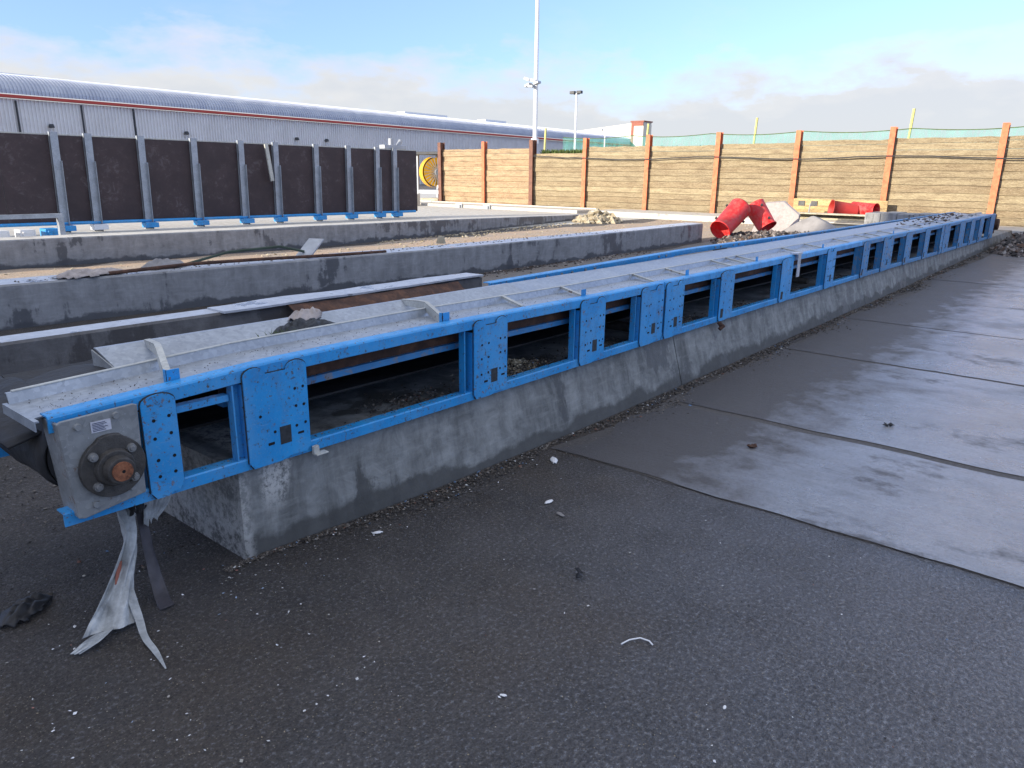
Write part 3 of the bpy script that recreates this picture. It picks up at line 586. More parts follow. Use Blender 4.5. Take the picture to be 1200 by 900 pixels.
# ------------------------------------------------------------------ rags
def ribbon(name, rows, mat, label=None, cat=None, nu=16, nv=26, folds=5, amp=.018, seed=0, ragged=.0, parent=None, group=None):
    # rows: list of (left point, right point) from top to bottom
    L = [Vector(a) for a, _ in rows]; Rr = [Vector(b_) for _, b_ in rows]
    def at(P, t):
        k = min(int(t*(len(P)-1)), len(P)-2); f = t*(len(P)-1)-k
        p0 = P[max(k-1, 0)]; p1 = P[k]; p2 = P[k+1]; p3 = P[min(k+2, len(P)-1)]
        return .5*((2*p1)+(p2-p0)*f+(2*p0-5*p1+4*p2-p3)*f*f+(3*p1-p0-3*p2+p3)*f**3)
    b = MB(); vs = []
    for j in range(nv+1):
        t = j/nv; a, c = at(L, t), at(Rr, t); d = c-a
        nrm = Vector((d.y, -d.x, 0)); nrm = nrm.normalized() if nrm.length > 1e-5 else Vector((0, -1, 0))
        wd = d.length
        for i in range(nu+1):
            u = i/nu; q = a.lerp(c, u)
            f_ = math.sin(u*folds*6.28+3*mn.noise((t*2, seed, 1))+seed)*amp*min(1, wd/.12)+1.1*amp*mn.noise((u*6, t*5, seed))+.5*amp*mn.noise((u*17, t*12, seed+4))
            q = q+nrm*f_+Vector((0, 0, .35*f_))
            if ragged and j == nv: q.z += random.uniform(-ragged, ragged)
            q.z = max(q.z, .006+.004*(i % 2)); vs.append(q)
    b.add(vs, [(j*(nu+1)+i, j*(nu+1)+i+1, (j+1)*(nu+1)+i+1, (j+1)*(nu+1)+i) for j in range(nv) for i in range(nu)])
    o = b.build(name, mat, parent, smooth=True, solid=.0025, sub=1)
    if not parent: tag(o, label, cat, group)
    return o
rag = empty('plastic_rag', (1.02, 2.80, .1), 'long dirty white plastic rag hanging from the conveyor head down to the ground', 'plastic rag', 'rags hanging from the conveyor head')
ribbon('hanging_sheet', [((1.01, 2.78, .47), (1.13, 2.86, .47)), ((1.02, 2.79, .38), (1.12, 2.86, .38)), ((1.035, 2.79, .29), (1.12, 2.85, .29)), ((1.00, 2.78, .21), (1.09, 2.80, .21)), ((.93, 2.75, .12), (1.04, 2.74, .13)), ((.85, 2.70, .05), (1.00, 2.67, .06)), ((.80, 2.66, .015), (.965, 2.60, .02))], 'plastic_rag', nu=30, nv=44, folds=1.4, amp=.016, seed=2, parent=rag)
ribbon('trailing_tail', [((.985, 2.72, .10), (1.02, 2.72, .10)), ((.97, 2.62, .03), (1.0, 2.62, .03)), ((.94, 2.50, .012), (.965, 2.50, .012)), ((.93, 2.40, .01), (.95, 2.39, .01)), ((.915, 2.27, .01), (.92, 2.27, .01))], 'plastic_rag', nu=6, nv=20, folds=1.5, amp=.005, seed=5, parent=rag)
ribbon('knotted_end', [((.82, 2.64, .02), (.90, 2.62, .03)), ((.78, 2.61, .025), (.83, 2.57, .03)), ((.735, 2.60, .01), (.76, 2.575, .01))], 'plastic_rag', nu=10, nv=10, folds=2, amp=.012, seed=7, parent=rag)
ribbon('plastic_rag', [((1.13, 2.80, .46), (1.27, 2.84, .45)), ((1.14, 2.82, .38), (1.26, 2.84, .37)), ((1.13, 2.82, .30), (1.19, 2.83, .29))], 'plastic_rag', 'short frayed white plastic scrap hanging between conveyor rail and plinth', 'plastic rag', 16, 16, 6, .014, 3, .03, group='rags hanging from the conveyor head')
ribbon('rubber_strap', [((1.10, 2.83, .47), (1.16, 2.86, .47)), ((1.115, 2.84, .30), (1.155, 2.85, .30)), ((1.11, 2.80, .14), (1.16, 2.81, .14)), ((1.09, 2.72, .03), (1.145, 2.72, .03)), ((1.07, 2.63, .01), (1.13, 2.63, .01))], 'dark_strap', 'dark flat strap hanging beside the long white rag', 'strap', 6, 24, 1, .006, 4)
ribbon('dark_rag', [((1.05, 2.79, .475), (1.19, 2.82, .46)), ((1.06, 2.80, .41), (1.17, 2.83, .40)), ((1.08, 2.81, .36), (1.14, 2.83, .35))], 'rubber_black', 'bunched black rag stuffed under the conveyor head rail', 'rag', 14, 12, 5, .02, 8, .02)
ribbon('red_scrap', [((.995, 2.78, .19), (1.02, 2.79, .19)), ((.985, 2.77, .16), (1.0, 2.77, .15)), ((.965, 2.75, .12), (.975, 2.75, .12))], 'red_brick', 'small faded red scrap caught on the long white rag', 'scrap', 5, 8, 2, .006, 9)
# black crumpled sheeting at left
def crumple(name, c, sx, sy, h, mat, label, cat, seed=1, n=18, rot=0, group=None, spike=1.0):
    b = MB(); vs = []; cr_, sr_ = math.cos(rot), math.sin(rot)
    for i in range(n+1):
        for j in range(n+1):
            u, v = i/n*2-1, j/n*2-1; e = max(0, 1-(u*u+v*v)*.9); q = mn.noise((u*2.3*spike+seed, v*2.3*spike, seed))
            z_ = c[2]+.004+h*(e**.7)*(.45+.8*abs(q))+.25*h*abs(mn.noise((u*6+seed, v*6, 3)))*e
            rx = 1+.30*mn.noise((math.atan2(v, u)*1.3+seed, 2, 1)); x, y = u*sx*rx, v*sy*rx
            vs.append((c[0]+x*cr_-y*sr_, c[1]+x*sr_+y*cr_, z_))
    keep = []
    for i in range(n):
        for j in range(n):
            u, v = (i+.5)/n*2-1, (j+.5)/n*2-1
            if u*u+v*v < .95+.3*mn.noise((u*4, v*4, seed)): keep.append((i*(n+1)+j, (i+1)*(n+1)+j, (i+1)*(n+1)+j+1, i*(n+1)+j+1))
    b.add(vs, keep); return tag(b.build(name, mat, smooth=True, solid=.003), label, cat, group)
crumple('black_sheeting', (.73, 3.02, 0), .11, .07, .055, 'rubber_black', 'crumpled black plastic sheeting on the ground at the far left', 'plastic sheet', 4, 22, .6)
# ------------------------------------------------------------------ ground debris
def fn(r):
    x = 1.4+(r.random()**1.9)*22; y = fy(x)-.005-abs(r.gauss(0, .03+.05*min(1, x/6)))*(1+.7*math.sin(x*3))
    return (x, y, .006), r.uniform(.003, .010)*(1+min(1.6, x/9))
scatter('loose_gravel', 6500, fn, 'debris_mix', 'loose gravel and broken grit along the foot of the plinth')
def fn(r):
    x = .3+r.random()**1.4*9; y = -1.5+r.random()*4.6
    return (x, y, .004), r.uniform(.0015, .0045)
scatter('loose_grit', 7000, fn, 'debris_mix', 'fine grit scattered over the dark yard surface')
def fn(r):
    x = .35+r.random()**1.2*3.2; y = .4+r.random()*2.2
    return (x, y, .003), r.uniform(.0010, .0026)
scatter('pale_grit', 6500, fn, 'rubble_pale', 'tiny cream specks of grit bedded in the near asphalt')
def fn(r):
    k = r.random()
    if k < .45: x = 1.3+r.random()**1.5*6; y = fy(x)-.03-abs(r.gauss(0, .16))
    elif k < .75: x = .5+r.random()*1.0; y = 1.7+r.random()*1.6
    else: x = .8+r.random()**1.5*6; y = -.2+r.random()*2.8
    return (x, y, .006), r.uniform(.002, .0075)
scatter('plastic_flakes', 420, fn, 'flake_mix', 'small pale flakes of plastic and paper scattered on the yard', flat=.3)
def fn(r):
    x = .6+r.random()*1.6; y = 3.0+r.random()*2.6
    return (x, y, .006), r.uniform(.003, .012)
scatter('left_grit', 900, fn, 'debris_mix', 'broken grit on the ground left of the conveyor head')
for i, (x, y, s_, mat, lb) in enumerate([(2.86, 2.09, .038, 'flake', 'small crumpled white paper scrap lying alone on the asphalt'), (2.78, 1.96, .035, 'green', 'flattened green grey wrapper next to the white paper scrap'), (2.05, 2.50, .03, 'flake', 'crumpled white tissue near the plinth foot'),
                                         (3.35, 2.42, .06, 'flake', 'torn white plastic sheet piece lying in the grit by the plinth'), (1.57, 1.31, .014, 'flake', 'little pale paper scrap in the lower middle of the yard'), (1.99, .73, .012, 'flake', 'tiny white chip near the bottom right of the yard')]):
    crumple('litter_scrap', (x, y, .001), s_*.8, s_*.35, s_*.28, {'flake': 'white_paint', 'green': 'tarp_grey'}[mat], lb, 'litter', i+20, 12, i*1.3, None, 1.8)
b = MB(); P = [(2.06, 1.16, .006), (2.10, 1.15, .007), (2.135, 1.125, .008), (2.14, 1.09, .008), (2.13, 1.07, .006)]; b.tube(P, .0028); tag(b.build('wire_scrap', 'white_paint'), 'thin bent pale wire hook lying on the asphalt', 'wire')
for i, (x, y, c_) in enumerate([(4.35, 1.60, 'rust'), (5.4, 1.05, 'rubber_black'), (2.35, 1.55, 'rubber_black')]):
    b = MB(); 
    for k in range(4): b.chip((x+random.uniform(-.02, .02), y+random.uniform(-.02, .02), .018), .024, random, .6)
    tag(b.build('clod', c_), ['rust brown clod on the wet slab nearest the plinth', 'dark clod alone on the bright wet slab', 'small dark clod on the asphalt in the middle'][i], 'clod', 'clods of dirt on the yard')

# ------------------------------------------------------------------ rubble
def heap(name, c, sx, sy, h, n, r0, r1, mat, label, seed=1, cat='rubble heap'):
    r = random.Random(seed); b = MB()
    # core mound
    N = 14; vs = []
    for i in range(N+1):
        for j in range(N+1):
            u, v = i/N*2-1, j/N*2-1; e = max(0, 1-u*u-v*v); vs.append((c[0]+u*sx, c[1]+v*sy, c[2]-.02+h*.85*e*(1+.5*mn.noise((u*2+seed, v*2, 1)))))
    b.add(vs, [(i*(N+1)+j, (i+1)*(N+1)+j, (i+1)*(N+1)+j+1, i*(N+1)+j+1) for i in range(N) for j in range(N)])
    for _ in range(n):
        a = r.uniform(0, 6.28); q = math.sqrt(r.random())*1.05; u, v = q*math.cos(a), q*math.sin(a); e = max(0, 1-q*q)
        b.chip((c[0]+u*sx, c[1]+v*sy, c[2]+h*.85*e*(1+.5*mn.noise((u*2+seed, v*2, 1)))+.01), r.uniform(r0, r1)*(.5+r.random()), r, .75)
    return tag(b.build(name, mat), label, cat, None, 'stuff')
heap('rubble_heap', (19.8, 7.3, 0), 2.0, 1.5, .30, 1100, .03, .09, 'rubble_dark', 'dark rubble heap under the red plastic tubes', 2)
heap('rubble_heap', (22.8, 2.0, 0), 2.6, .62, .36, 1100, .03, .09, 'rubble_dark', 'grey rubble heap on the yard at the far end of the plinth', 3)
heap('rubble_heap', (27, 1.2, 0), 3.2, 1.6, .50, 900, .03, .12, 'rubble_dark', 'rubble heap against the far fence at the right edge', 5)
heap('stone_pile', (23.6, 15.4, 0), .95, .85, .34, 260, .07, .16, 'rubble_pale', 'sunlit pile of broken pale stones at the end of the rear wall', 6, 'stone pile')
def fn(r):
    x = 12+r.random()*14; return (x, 14.2-.9*(r.random()**2)+interp(x, [12, 16, 24], [.1, .7, 2.0]), .01), r.uniform(.02, .06)
scatter('stone_scatter', 500, fn, 'rubble_pale', 'pale stones along the foot of the rear wall')
def fn(r):
    x = -1+r.random()*16; return (x, 8.55-abs(r.gauss(0, .18)), .01), r.uniform(.01, .04)
scatter('wall_foot_debris', 1200, fn, 'rubble_dark', 'dark crumbs along the foot of the middle wall')
def fn(r):
    x = 2.5+r.random()*12; return (x, 9.05+r.random()*.3-.03*(x-2.5), .478), r.uniform(.008, .026)
scatter('wall_top_debris', 260, fn, 'rubble_dark', 'small debris on the top of the middle wall')
def fn(r):
    x = 3+r.random()*26; return (x, 9.4+r.random()*4.6, .01), r.uniform(.012, .05)
scatter('soil_stones', 1500, fn, 'rubble_pale', 'small stones on the brown soil between the walls')

# things lying on the middle wall and kerb
crumple('stained_rag', (3.45, 9.15, .475), .42, .22, .10, 'stained_rag', 'grey brown rag heap on the left top of the middle wall', 'rag', 31, 16, .1)
crumple('stained_rag', (4.35, 9.25, .475), .34, .16, .13, 'tarp_grey', 'pale crumpled rag beside the brown one on the middle wall', 'rag', 33, 16, .2)
b = MB(); b.tube([(3.6, 9.0, .50), (4.6, 8.98, .53), (5.6, 8.92, .52), (6.6, 8.86, .50), (7.6, 8.80, .49)], .022, 8); tag(b.build('rusty_rod', 'rust'), 'long rusty rod lying along the edge of the middle wall', 'rod')
b = MB(); b.tube([(4.6, 9.2, .50), (5.3, 9.35, .60), (6.0, 9.2, .64), (6.3, 9.05, .56)], .018, 7); tag(b.build('green_hose', 'hose_green'), 'bent dark green strip arching over the middle wall top', 'strip')
M_ = Matrix.Translation((6.35, 9.05, .56)) @ Matrix.Rotation(R(25), 4, 'Z') @ Matrix.Rotation(R(-28), 4, 'Y')
b = MB(); b.box(-.32, .32, -.12, .12, -.012, .012, 0, M_); tag(b.build('metal_offcut', 'grey_steel', bevel=.004), 'tilted grey metal offcut propped on the middle wall top', 'metal offcut')
b = MB(); b.cyl((9.3, 9.3, .48), (9.3, 9.3, .60), .09, .05, 7); tag(b.build('broken_stone', 'rubble_pale'), 'single pale stone standing behind the middle wall top', 'stone')
# rusty bent sheet in front of kerb wall
b = MB(); vs = []; nn = 40
for i in range(nn+1):
    x = 3.95+2.3*i/nn; k = .012*mn.noise((x*3, 0, 0)); hz = .440+.02*mn.noise((x*1.7, 2, 2))
    for j in range(5): vs.append((x, 5.98-.09*j+.03*mn.noise((x*2, j, 1))+k, hz-.055*j+.02*mn.noise((x*3, j*.7, 4))))
b.add(vs, [(i*5+j, (i+1)*5+j, (i+1)*5+j+1, i*5+j+1) for i in range(nn) for j in range(4)])
tag(b.build('rusty_sheet', 'rust', solid=.006), 'long rusty brown metal sheet slumped against the narrow wall behind the conveyor', 'rusty sheet')
b = MB(); vs = []
for i in range(31):
    x = 3.3+3.4*i/30
    for j in range(2): vs.append((x, 6.27-.29*j+.012*mn.noise((x*2, j, 1)), .468+.012*mn.noise((x*1.6, j*.7, 4))-.004*j))
b.add(vs, [(i*2, i*2+2, i*2+3, i*2+1) for i in range(30)]); tag(b.build('pale_trim_strip', 'concrete_top', solid=.02), 'pale dusty metal strip along the top of the narrow wall, above the rusty sheet', 'metal strip')
crumple('weedy_cloth', (2.22, 3.24, .84), .20, .11, .085, 'cutout_dark', 'dark wet cloth clump with weeds caught on the conveyor skirt panel', 'cloth', 41, 20, .25, spike=1.0)
crumple('pale_cloth', (2.36, 3.42, .87), .15, .08, .07, 'stained_rag', 'pale dusty cloth piece behind the dark clump on the conveyor', 'cloth', 44, 16, .5)
b = MB(); r = random.Random(4)
for _ in range(70):
    x, y = 2.03+r.gauss(0, .05), 3.14+r.gauss(0, .03); a = r.uniform(0, 6.28); l = r.uniform(.015, .04)
    b.add([(x, y, .865), (x+math.cos(a)*l*.25, y+math.sin(a)*l*.25, .865), (x+math.cos(a)*l, y+math.sin(a)*l, .865+l*.9)], [(0, 1, 2)])
tag(b.build('weed_tuft', 'weed_green', solid=.001), 'tiny green weeds sprouting by the cloth clump on the conveyor', 'weeds', None, 'stuff')

# ------------------------------------------------------------------ red plastic tubes
def tub(name, p0, p1, ra, rb, label, mat='red_plastic'):
    p0, p1 = Vector(p0), Vector(p1); d = (p1-p0); L = d.length; d.normalize(); a = d.orthogonal().normalized(); b_ = d.cross(a)
    rt_ = empty(name, p0, label, 'plastic tube', 'red plastic tubes')
    b = MB(); n = 36; rings = [(0, ra*1.08), (.03, ra*1.08), (.035, ra), (.5, (ra+rb)/2), (.96, rb), (1, rb*1.03), (1, rb*.97), (.5, (ra+rb)/2*.95), (.02, ra*.97), (0, ra*1.03)]
    vs = []
    for t, r_ in rings: vs += [p0+d*L*t+(a*math.cos(q)+b_*math.sin(q))*r_ for q in [2*math.pi*k/n for k in range(n)]]
    m_ = len(rings); b.add(vs, [(i*n+k, i*n+(k+1) % n, ((i+1) % m_)*n+(k+1) % n, ((i+1) % m_)*n+k) for i in range(m_) for k in range(n)])
    b.build('tube_body', mat, rt_, smooth=True, bevel=0)
    for q in (.2, .75):
        c = MB(); s = p0+d*L*q; r_ = ra+(rb-ra)*q
        for sg in (1, -1): c.cyl(s+a*sg*r_*.98, s+a*sg*(r_+.05), .035, n=8)
        c.build('lug', 'dark_steel', rt_)
tub('red_tube', (18.85, 8.42, .30), (19.75, 8.30, .86), .27, .30, 'bright red plastic tube leaning on the rubble, nearest the middle wall, mouth at lower left')
tub('red_tube', (20.35, 7.72, .34), (20.45, 8.2, .92), .25, .28, 'bright red plastic tube leaning upright, second in front of the pale slab')
tub('red_tube', (26.8, 8.05, .66), (27.25, 7.35, .58), .30, .26, 'dull red plastic tube with open round mouth behind the pale board', 'red_plastic_dull')
tub('red_tube', (27.2, 6.7, .66), (27.4, 7.5, .66), .22, .26, 'red plastic tube lying sideways at the right end of the pale board', 'red_plastic')
# leaning slab, tarp, boards
b = MB(); b.prism([(22.4, 9.0, .05), (22.0, 7.5, .02), (22.25, 7.55, .62), (22.7, 8.2, .98), (22.8, 8.8, .92)], lambda q: q, lambda q: (q[0]+.14, q[1], q[2]+.03)); tag(b.build('broken_slab', 'concrete_slab_rubble', bevel=.02), 'pinkish grey broken concrete slab leaning behind the red tubes', 'concrete slab')
b = MB(); P = [(20.6, 7.50, .22), (20.4, 6.0, .26), (20.7, 6.02, .40), (20.9, 6.35, .55), (21.0, 6.75, .70), (20.9, 7.1, .52)]
b.prism(P, lambda q: q, lambda q: (q[0]+.55, q[1]+.05, q[2]-.06)); tag(b.build('grey_tarp_lump', 'tarp_grey', bevel=.06), 'grey humped sheet of canvas lying in front of the pale board', 'canvas sheet')
b = MB(); b.box(25, 25.14, 6.2, 9.15, .38, .60); b.box(24.6, 25, 6.2, 9.1, .56, .60); tag(b.build('pale_board', 'timber_pale', bevel=.01), 'long pale timber board in front of the dull red tubes', 'board')
b = MB()
for k in range(7): b.box(24.2+k*.1, 24.28+k*.1, 6.3, 7.2, .25+k*.03, .27+k*.03)
b.box(23.5, 24.9, 6.25, 9.0, .0, .3); tag(b.build('dark_infill', 'dark_steel'), 'dark low pallet standing for the shaded void under the long pale board', 'infill')  # dark solid put in for the shaded void below the pale board
b = MB(); b.box(29.4, 29.46, 6.9, 10.25, .40, .66); b.box(29.4, 29.46, 6.9, 10.25, .665, .92); tag(b.build('yellow_board', 'timber_new', bevel=.008), 'fresh yellow timber boards leaning on the fence behind the red tubes', 'board')
g = empty('gauge_stand', (28, 9.19, .22), 'small metal stand with two dials in front of the yellow boards', 'stand')
b = MB(); b.cyl((28, 9.19, .22), (28, 9.14, .80), .022, n=8); b.build('post', 'grey_steel', g)
for y in (9.45, 9.0): b = MB(); b.box(27.94, 28.02, y-.11, y+.11, .70, .88); b.cyl((27.93, y, .79), (27.945, y, .79), .07, n=12, mi=1); b.build('dial_box', ['dark_steel', 'dark_steel'], g)

# ------------------------------------------------------------------ timber retaining fence
FX = 30.
py = [29.8, 26.65, 23.45, 20.32, 17.0, 13.74, 10.49, 7.17, 3.79, .4, -3]
ztp = [3.29, 3.29, 3.32, 3.34, 3.41, 3.44, 3.43, 3.46, 3.49, 3.5, 3.5]
zt_ = [2.93, 2.93, 2.74, 2.94, 2.93, 2.98, 3.05, 3.08, 3.08, 3.08]
def Hpost(b, x, y, z0, z1, w=.20, d=.26, lean=0):
    M = Matrix.Translation((x, y, z0)) @ Matrix.Rotation(lean, 4, 'X')
    h = z1-z0
    b.box(-d/2, -d/2+.018, -w/2, w/2, 0, h, 0, M); b.box(d/2-.018, d/2, -w/2, w/2, 0, h, 0, M); b.box(-d/2+.018, d/2-.018, -.009, .009, 0, h, 0, M)
f1 = empty('boarded_fence', (FX, 26.6, 0), 'shorter brown boarded fence with dark end posts, left of the tall mast', 'fence')
f2 = empty('timber_fence', (FX, 12, 0), 'long tall fence of stacked timber sleepers between orange steel posts', 'fence')
for i, y in enumerate(py):
    b = MB(); ff = f1 if i < 3 else f2
    Hpost(b, FX-.06, y, -.05, ztp[i], .22 if i in (0, 2) else .19, .34 if i in (0, 2) else .26, R(-.4) if i < 3 else R(.0))
    b.build('fence_post', 'brown_steel' if i in (0,) else 'orange_steel' if i != 2 else 'brown_steel', ff)
rr = random.Random(8)
for i in range(len(py)-1):
    ff = f1 if i < 2 else f2; b = MB(); z_ = .0; H_ = zt_[i]; hb = .27 if i < 2 else .235
    while z_ < H_-.1:
        h = hb*rr.uniform(.85, 1.15); h = min(h, H_-z_)
        a, c = py[i]-.015, py[i+1]+.015; segs = 1 if i < 2 else 1
        x0 = FX-.03+rr.uniform(-.028, .028); n = 8; vs = []
        for k in range(n+1):
            y = a+(c-a)*k/n; s1 = .022*mn.noise((y*1.1, z_*5, 1)) if i >= 2 else .006*mn.noise((y*2, z_*5, 1)); s2 = .022*mn.noise((y*1.1, (z_+h)*5, 1)) if i >= 2 else 0
            xw = x0+.03*mn.noise((y*.9, z_*3, 5)); t_ = .05*mn.noise((y*3, 9, i)) if z_+h > H_-.02 else 0
            vs += [(xw, y, z_+s1+.005), (xw, y, z_+h+s2-.005+t_), (xw+.12, y, z_+h+s2-.005+t_), (xw+.12, y, z_+s1+.005)]
        fs = [(0, 1, 2, 3), (n*4+3, n*4+2, n*4+1, n*4)]
        for k in range(n): fs += [(k*4+j, (k+1)*4+j, (k+1)*4+(j+1) % 4, k*4+(j+1) % 4) for j in range(4)]
        b.add(vs, fs); z_ += h
    b.build('timber_panel', 'timber_board' if i < 2 else 'timber_sleeper', ff, bevel=.006)
# backing earth bank so gaps are dark
b = MB(); b.box(FX+.13, FX+.9, -3, 29.7, 0, 2.6); b.build('backing_board', 'timber_sleeper', f2)
b = MB(); P = []
for k in range(60):
    y = 23.3-24*k/59; P.append((FX-.22, y, 2.42+.05*math.sin(k*.35)+(.14*max(0, 1-k/4))+.02*mn.noise((y*2, 0, 0))))
b.tube(P, .022, 6); b.build('cable', 'dark_steel', f2)
b = MB(); r = random.Random(9)
for _ in range(1400):
    y = 23.2-r.random()*2.9 if r.random() < .75 else r.uniform(0, 20); x = FX+.2+r.random()*.5; h = r.uniform(.06, .24) if y > 20 else r.uniform(.02, .10); zb = 2.68 if y > 20.3 else 2.9
    a = r.uniform(0, 6.28); w_ = r.uniform(.015, .05); dx, dy = math.cos(a)*w_, math.sin(a)*w_; lx, ly = r.gauss(0, .06), r.gauss(0, .06)
    b.add([(x-dx, y-dy, zb), (x+dx, y+dy, zb), (x+lx, y+ly, zb+h)], [(0, 1, 2)])
tag(b.build('top_weeds', 'weed_green'), 'green weeds growing on top of the timber fence beside the mast', 'weeds', None, 'stuff')

# netting behind
nf = empty('net_fence', (34, 14, 0), 'green debris netting on thin yellow posts behind the timber fence', 'net fence')
b = MB(); vs = []; n = 70
for k in range(n+1):
    y = 24.6-30*k/n; sag = .10*math.sin((k % 10)/10*math.pi)
    for j in range(4): vs.append((34+.06*mn.noise((y*1.2, j, 2)), y, 2.0+(3.62-sag-2.0+.012*k*.0)*j/3))
b.add(vs, [(k*4+j, (k+1)*4+j, (k+1)*4+j+1, k*4+j+1) for k in range(n) for j in range(3)]); b.build('netting', 'green_net', nf)
b = MB(); b.tube([(34, 24.6-30*k/n, 3.63-.10*math.sin((k % 10)/10*math.pi)) for k in range(n+1)], .018, 5); b.build('top_wire', 'weed_green', nf)
for y, zz in ((25.94, 4.15), (19.56, 4.18), (14.03, 4.26), (7.65, 4.38), (.8, 4.4)):
    b = MB(); b.cyl((34.05, y+.05, 0), (34.05, y-.12, zz), .055, n=8); b.build('net_post', 'yellow_post', nf)

# ------------------------------------------------------------------ black boarded screen
bs = empty('boarded_screen', (13, 22, 0), 'long dark brown boarded screen with galvanised posts on blue feet', 'screen')
cx_ = [7.72, 8.55, 9.95, 11.50, 13.04, 14.28, 15.86, 17.24, 18.57, 19.42]
edges = [4.6, 6.6]+[c+.1 for c in cx_]+[20.8]
for a, c in zip(edges, edges[1:]):
    b = MB(); b.box(a+.006, c-.006, 22.08, 22.12, .22, 1.56); b.box(a+.006, c-.006, 22.083, 22.123, 1.561, 2.50); b.box(a+.02, c-.02, 22.125, 22.14, .3, 2.48); b.box(a+.006, c-.006, 22.07, 22.13, 2.505, 2.53, 1)
    b.build('screen_panel', ['black_board', 'galvanised_cream'], bs)
for i, c in enumerate(cx_):
    b = MB(); zb = .02; h = 2.56
    M = Matrix.Translation((c+.02, 21.97, zb)) @ Matrix.Rotation(R(1.2), 4, 'Y') @ Matrix.Scale(1, 4)
    b.box(0, .20, 0, .012, 0, h, 0, M); b.box(0, .012, -.0, .09, 0, h, 0, M); b.box(.188, .20, -.09, .0, 0, h*.72, 0, M)
    b.build('screen_post', 'galvanised', bs)
    b = MB(); b.box(c-.05, c+.33, 21.78, 22.05, .06, .20); b.build('blue_foot', 'blue_paint' if i not in (1,) else 'white_paint', bs, bevel=.01)
b = MB(); b.cyl((5, 22.0, .26), (20.6, 22.0, .22), .045, n=8); b.build('base_rail', 'blue_paint', bs)
b = MB(); b.box(13.98, 14.1, 21.85, 21.9, 1.35, 2.50, 0, Matrix.Translation((14.0, 21.9, 2.5)) @ Matrix.Rotation(R(-7), 4, 'Y') @ Matrix.Translation((-14.0, -21.9, -2.5))); b.build('loose_strip', 'galvanised_cream', bs)
b = MB(); b.box(3.5, 7.12, 19.95, 20.1, .52, .62); b.box(7.0, 7.12, 19.96, 20.09, 0, .52); b.box(3.5, 3.6, 19.96, 20.09, 0, .52); tag(b.build('steel_bench_rail', 'galvanised'), 'low grey steel rail on legs in front of the dark screen at left', 'steel rail')
for i, x in enumerate((5.9, 6.45, 7.0)):
    b = MB(); b.box(x-.17, x+.17, 20.4, 20.8, .0, .24); b.box(x-.12, x+.12, 20.36, 20.4, .03, .2)
    tag(b.build('plastic_crate', ['white_paint', 'white_paint', 'blue_paint'][i], bevel=.02), ['left pale box on the ground under the grey steel rail', 'right pale box on the ground under the grey steel rail', 'blue box on the ground at the leg of the grey steel rail'][i], 'box', 'boxes under the steel rail')
b = MB(); b.box(19.2, 20.3, 22.1, 22.4, 2.54, 2.68); b.cyl((19.6, 22.2, 2.66), (19.6, 22.2, 2.92), .1, n=10); b.cyl((19.95, 22.2, 2.66), (20.1, 22.2, 2.86), .08, n=10)
tag(b.build('lamp_cluster', 'grey_steel', bevel=.01), 'small cluster of grey fittings on top of the right end of the dark screen', 'fittings')

# yellow screening drum machine
ym = empty('screening_machine', (31.5, 31.8, 0), 'yellow drum screening machine with dark canopy, between dark screen and brown fence', 'machine')
b = MB(); b.cyl((31.4, 31.9, 1.75), (31.0, 31.2, 1.75), .88, n=36, caps=False); b.cyl((31.41, 31.91, 1.75), (31.01, 31.21, 1.75), .80, n=36, caps=True); b.build('drum', 'yellow_paint', ym)
b = MB()
for k in range(12):
    a = k*math.pi/12; d = Vector((.87*math.cos(a)*.86, -.87*math.cos(a)*.5, .87*math.sin(a))); c0 = Vector((30.96, 31.14, 1.75)); b.cyl(c0-d*.9, c0+d*.9, .02, n=5)
b.cyl((31.0, 31.2, 1.75), (30.9, 31.02, 1.75), .18, n=14); b.build('drum_grille', 'grey_steel', ym)
b = MB()
for x, y in ((30.8, 30.2), (30.8, 32.6), (32.4, 30.2), (32.4, 32.6)): b.box(x-.06, x+.06, y-.06, y+.06, 0, 2.7)
b.box(30.7, 32.5, 30.2, 32.6, .55, .75); b.build('machine_frame', 'grey_steel', ym)
b = MB(); b.box(30.5, 32.7, 29.9, 32.9, 2.70, 2.86); b.build('canopy', 'dark_steel', ym, bevel=.02)
b = MB()
r = random.Random(3)
for _ in range(60): x, y, z_ = 30.9+r.random()*.6, 30.1+r.random()*1.0, .3+r.random()*2.2; b.box(x, x+r.uniform(.04, .25), y, y+r.uniform(.04, .25), z_, z_+r.uniform(.04, .3))
b.build('machinery', 'grey_steel', ym)
b = MB(); b.box(27.5, 27.9, 29.4, 29.8, 0, .62); b.box(27.45, 27.95, 29.35, 29.85, .0, .08); tag(b.build('concrete_stub', 'concrete_pale', bevel=.02), 'short pale concrete stub at the right end of the dark screen', 'concrete block')
b = MB(); b.box(30, 36, 30.2, 31.6, 0, .32); tag(b.build('pale_plank_stack', 'timber_pale', bevel=.02), 'low stack of pale planks behind the brown fence end post', 'planks')

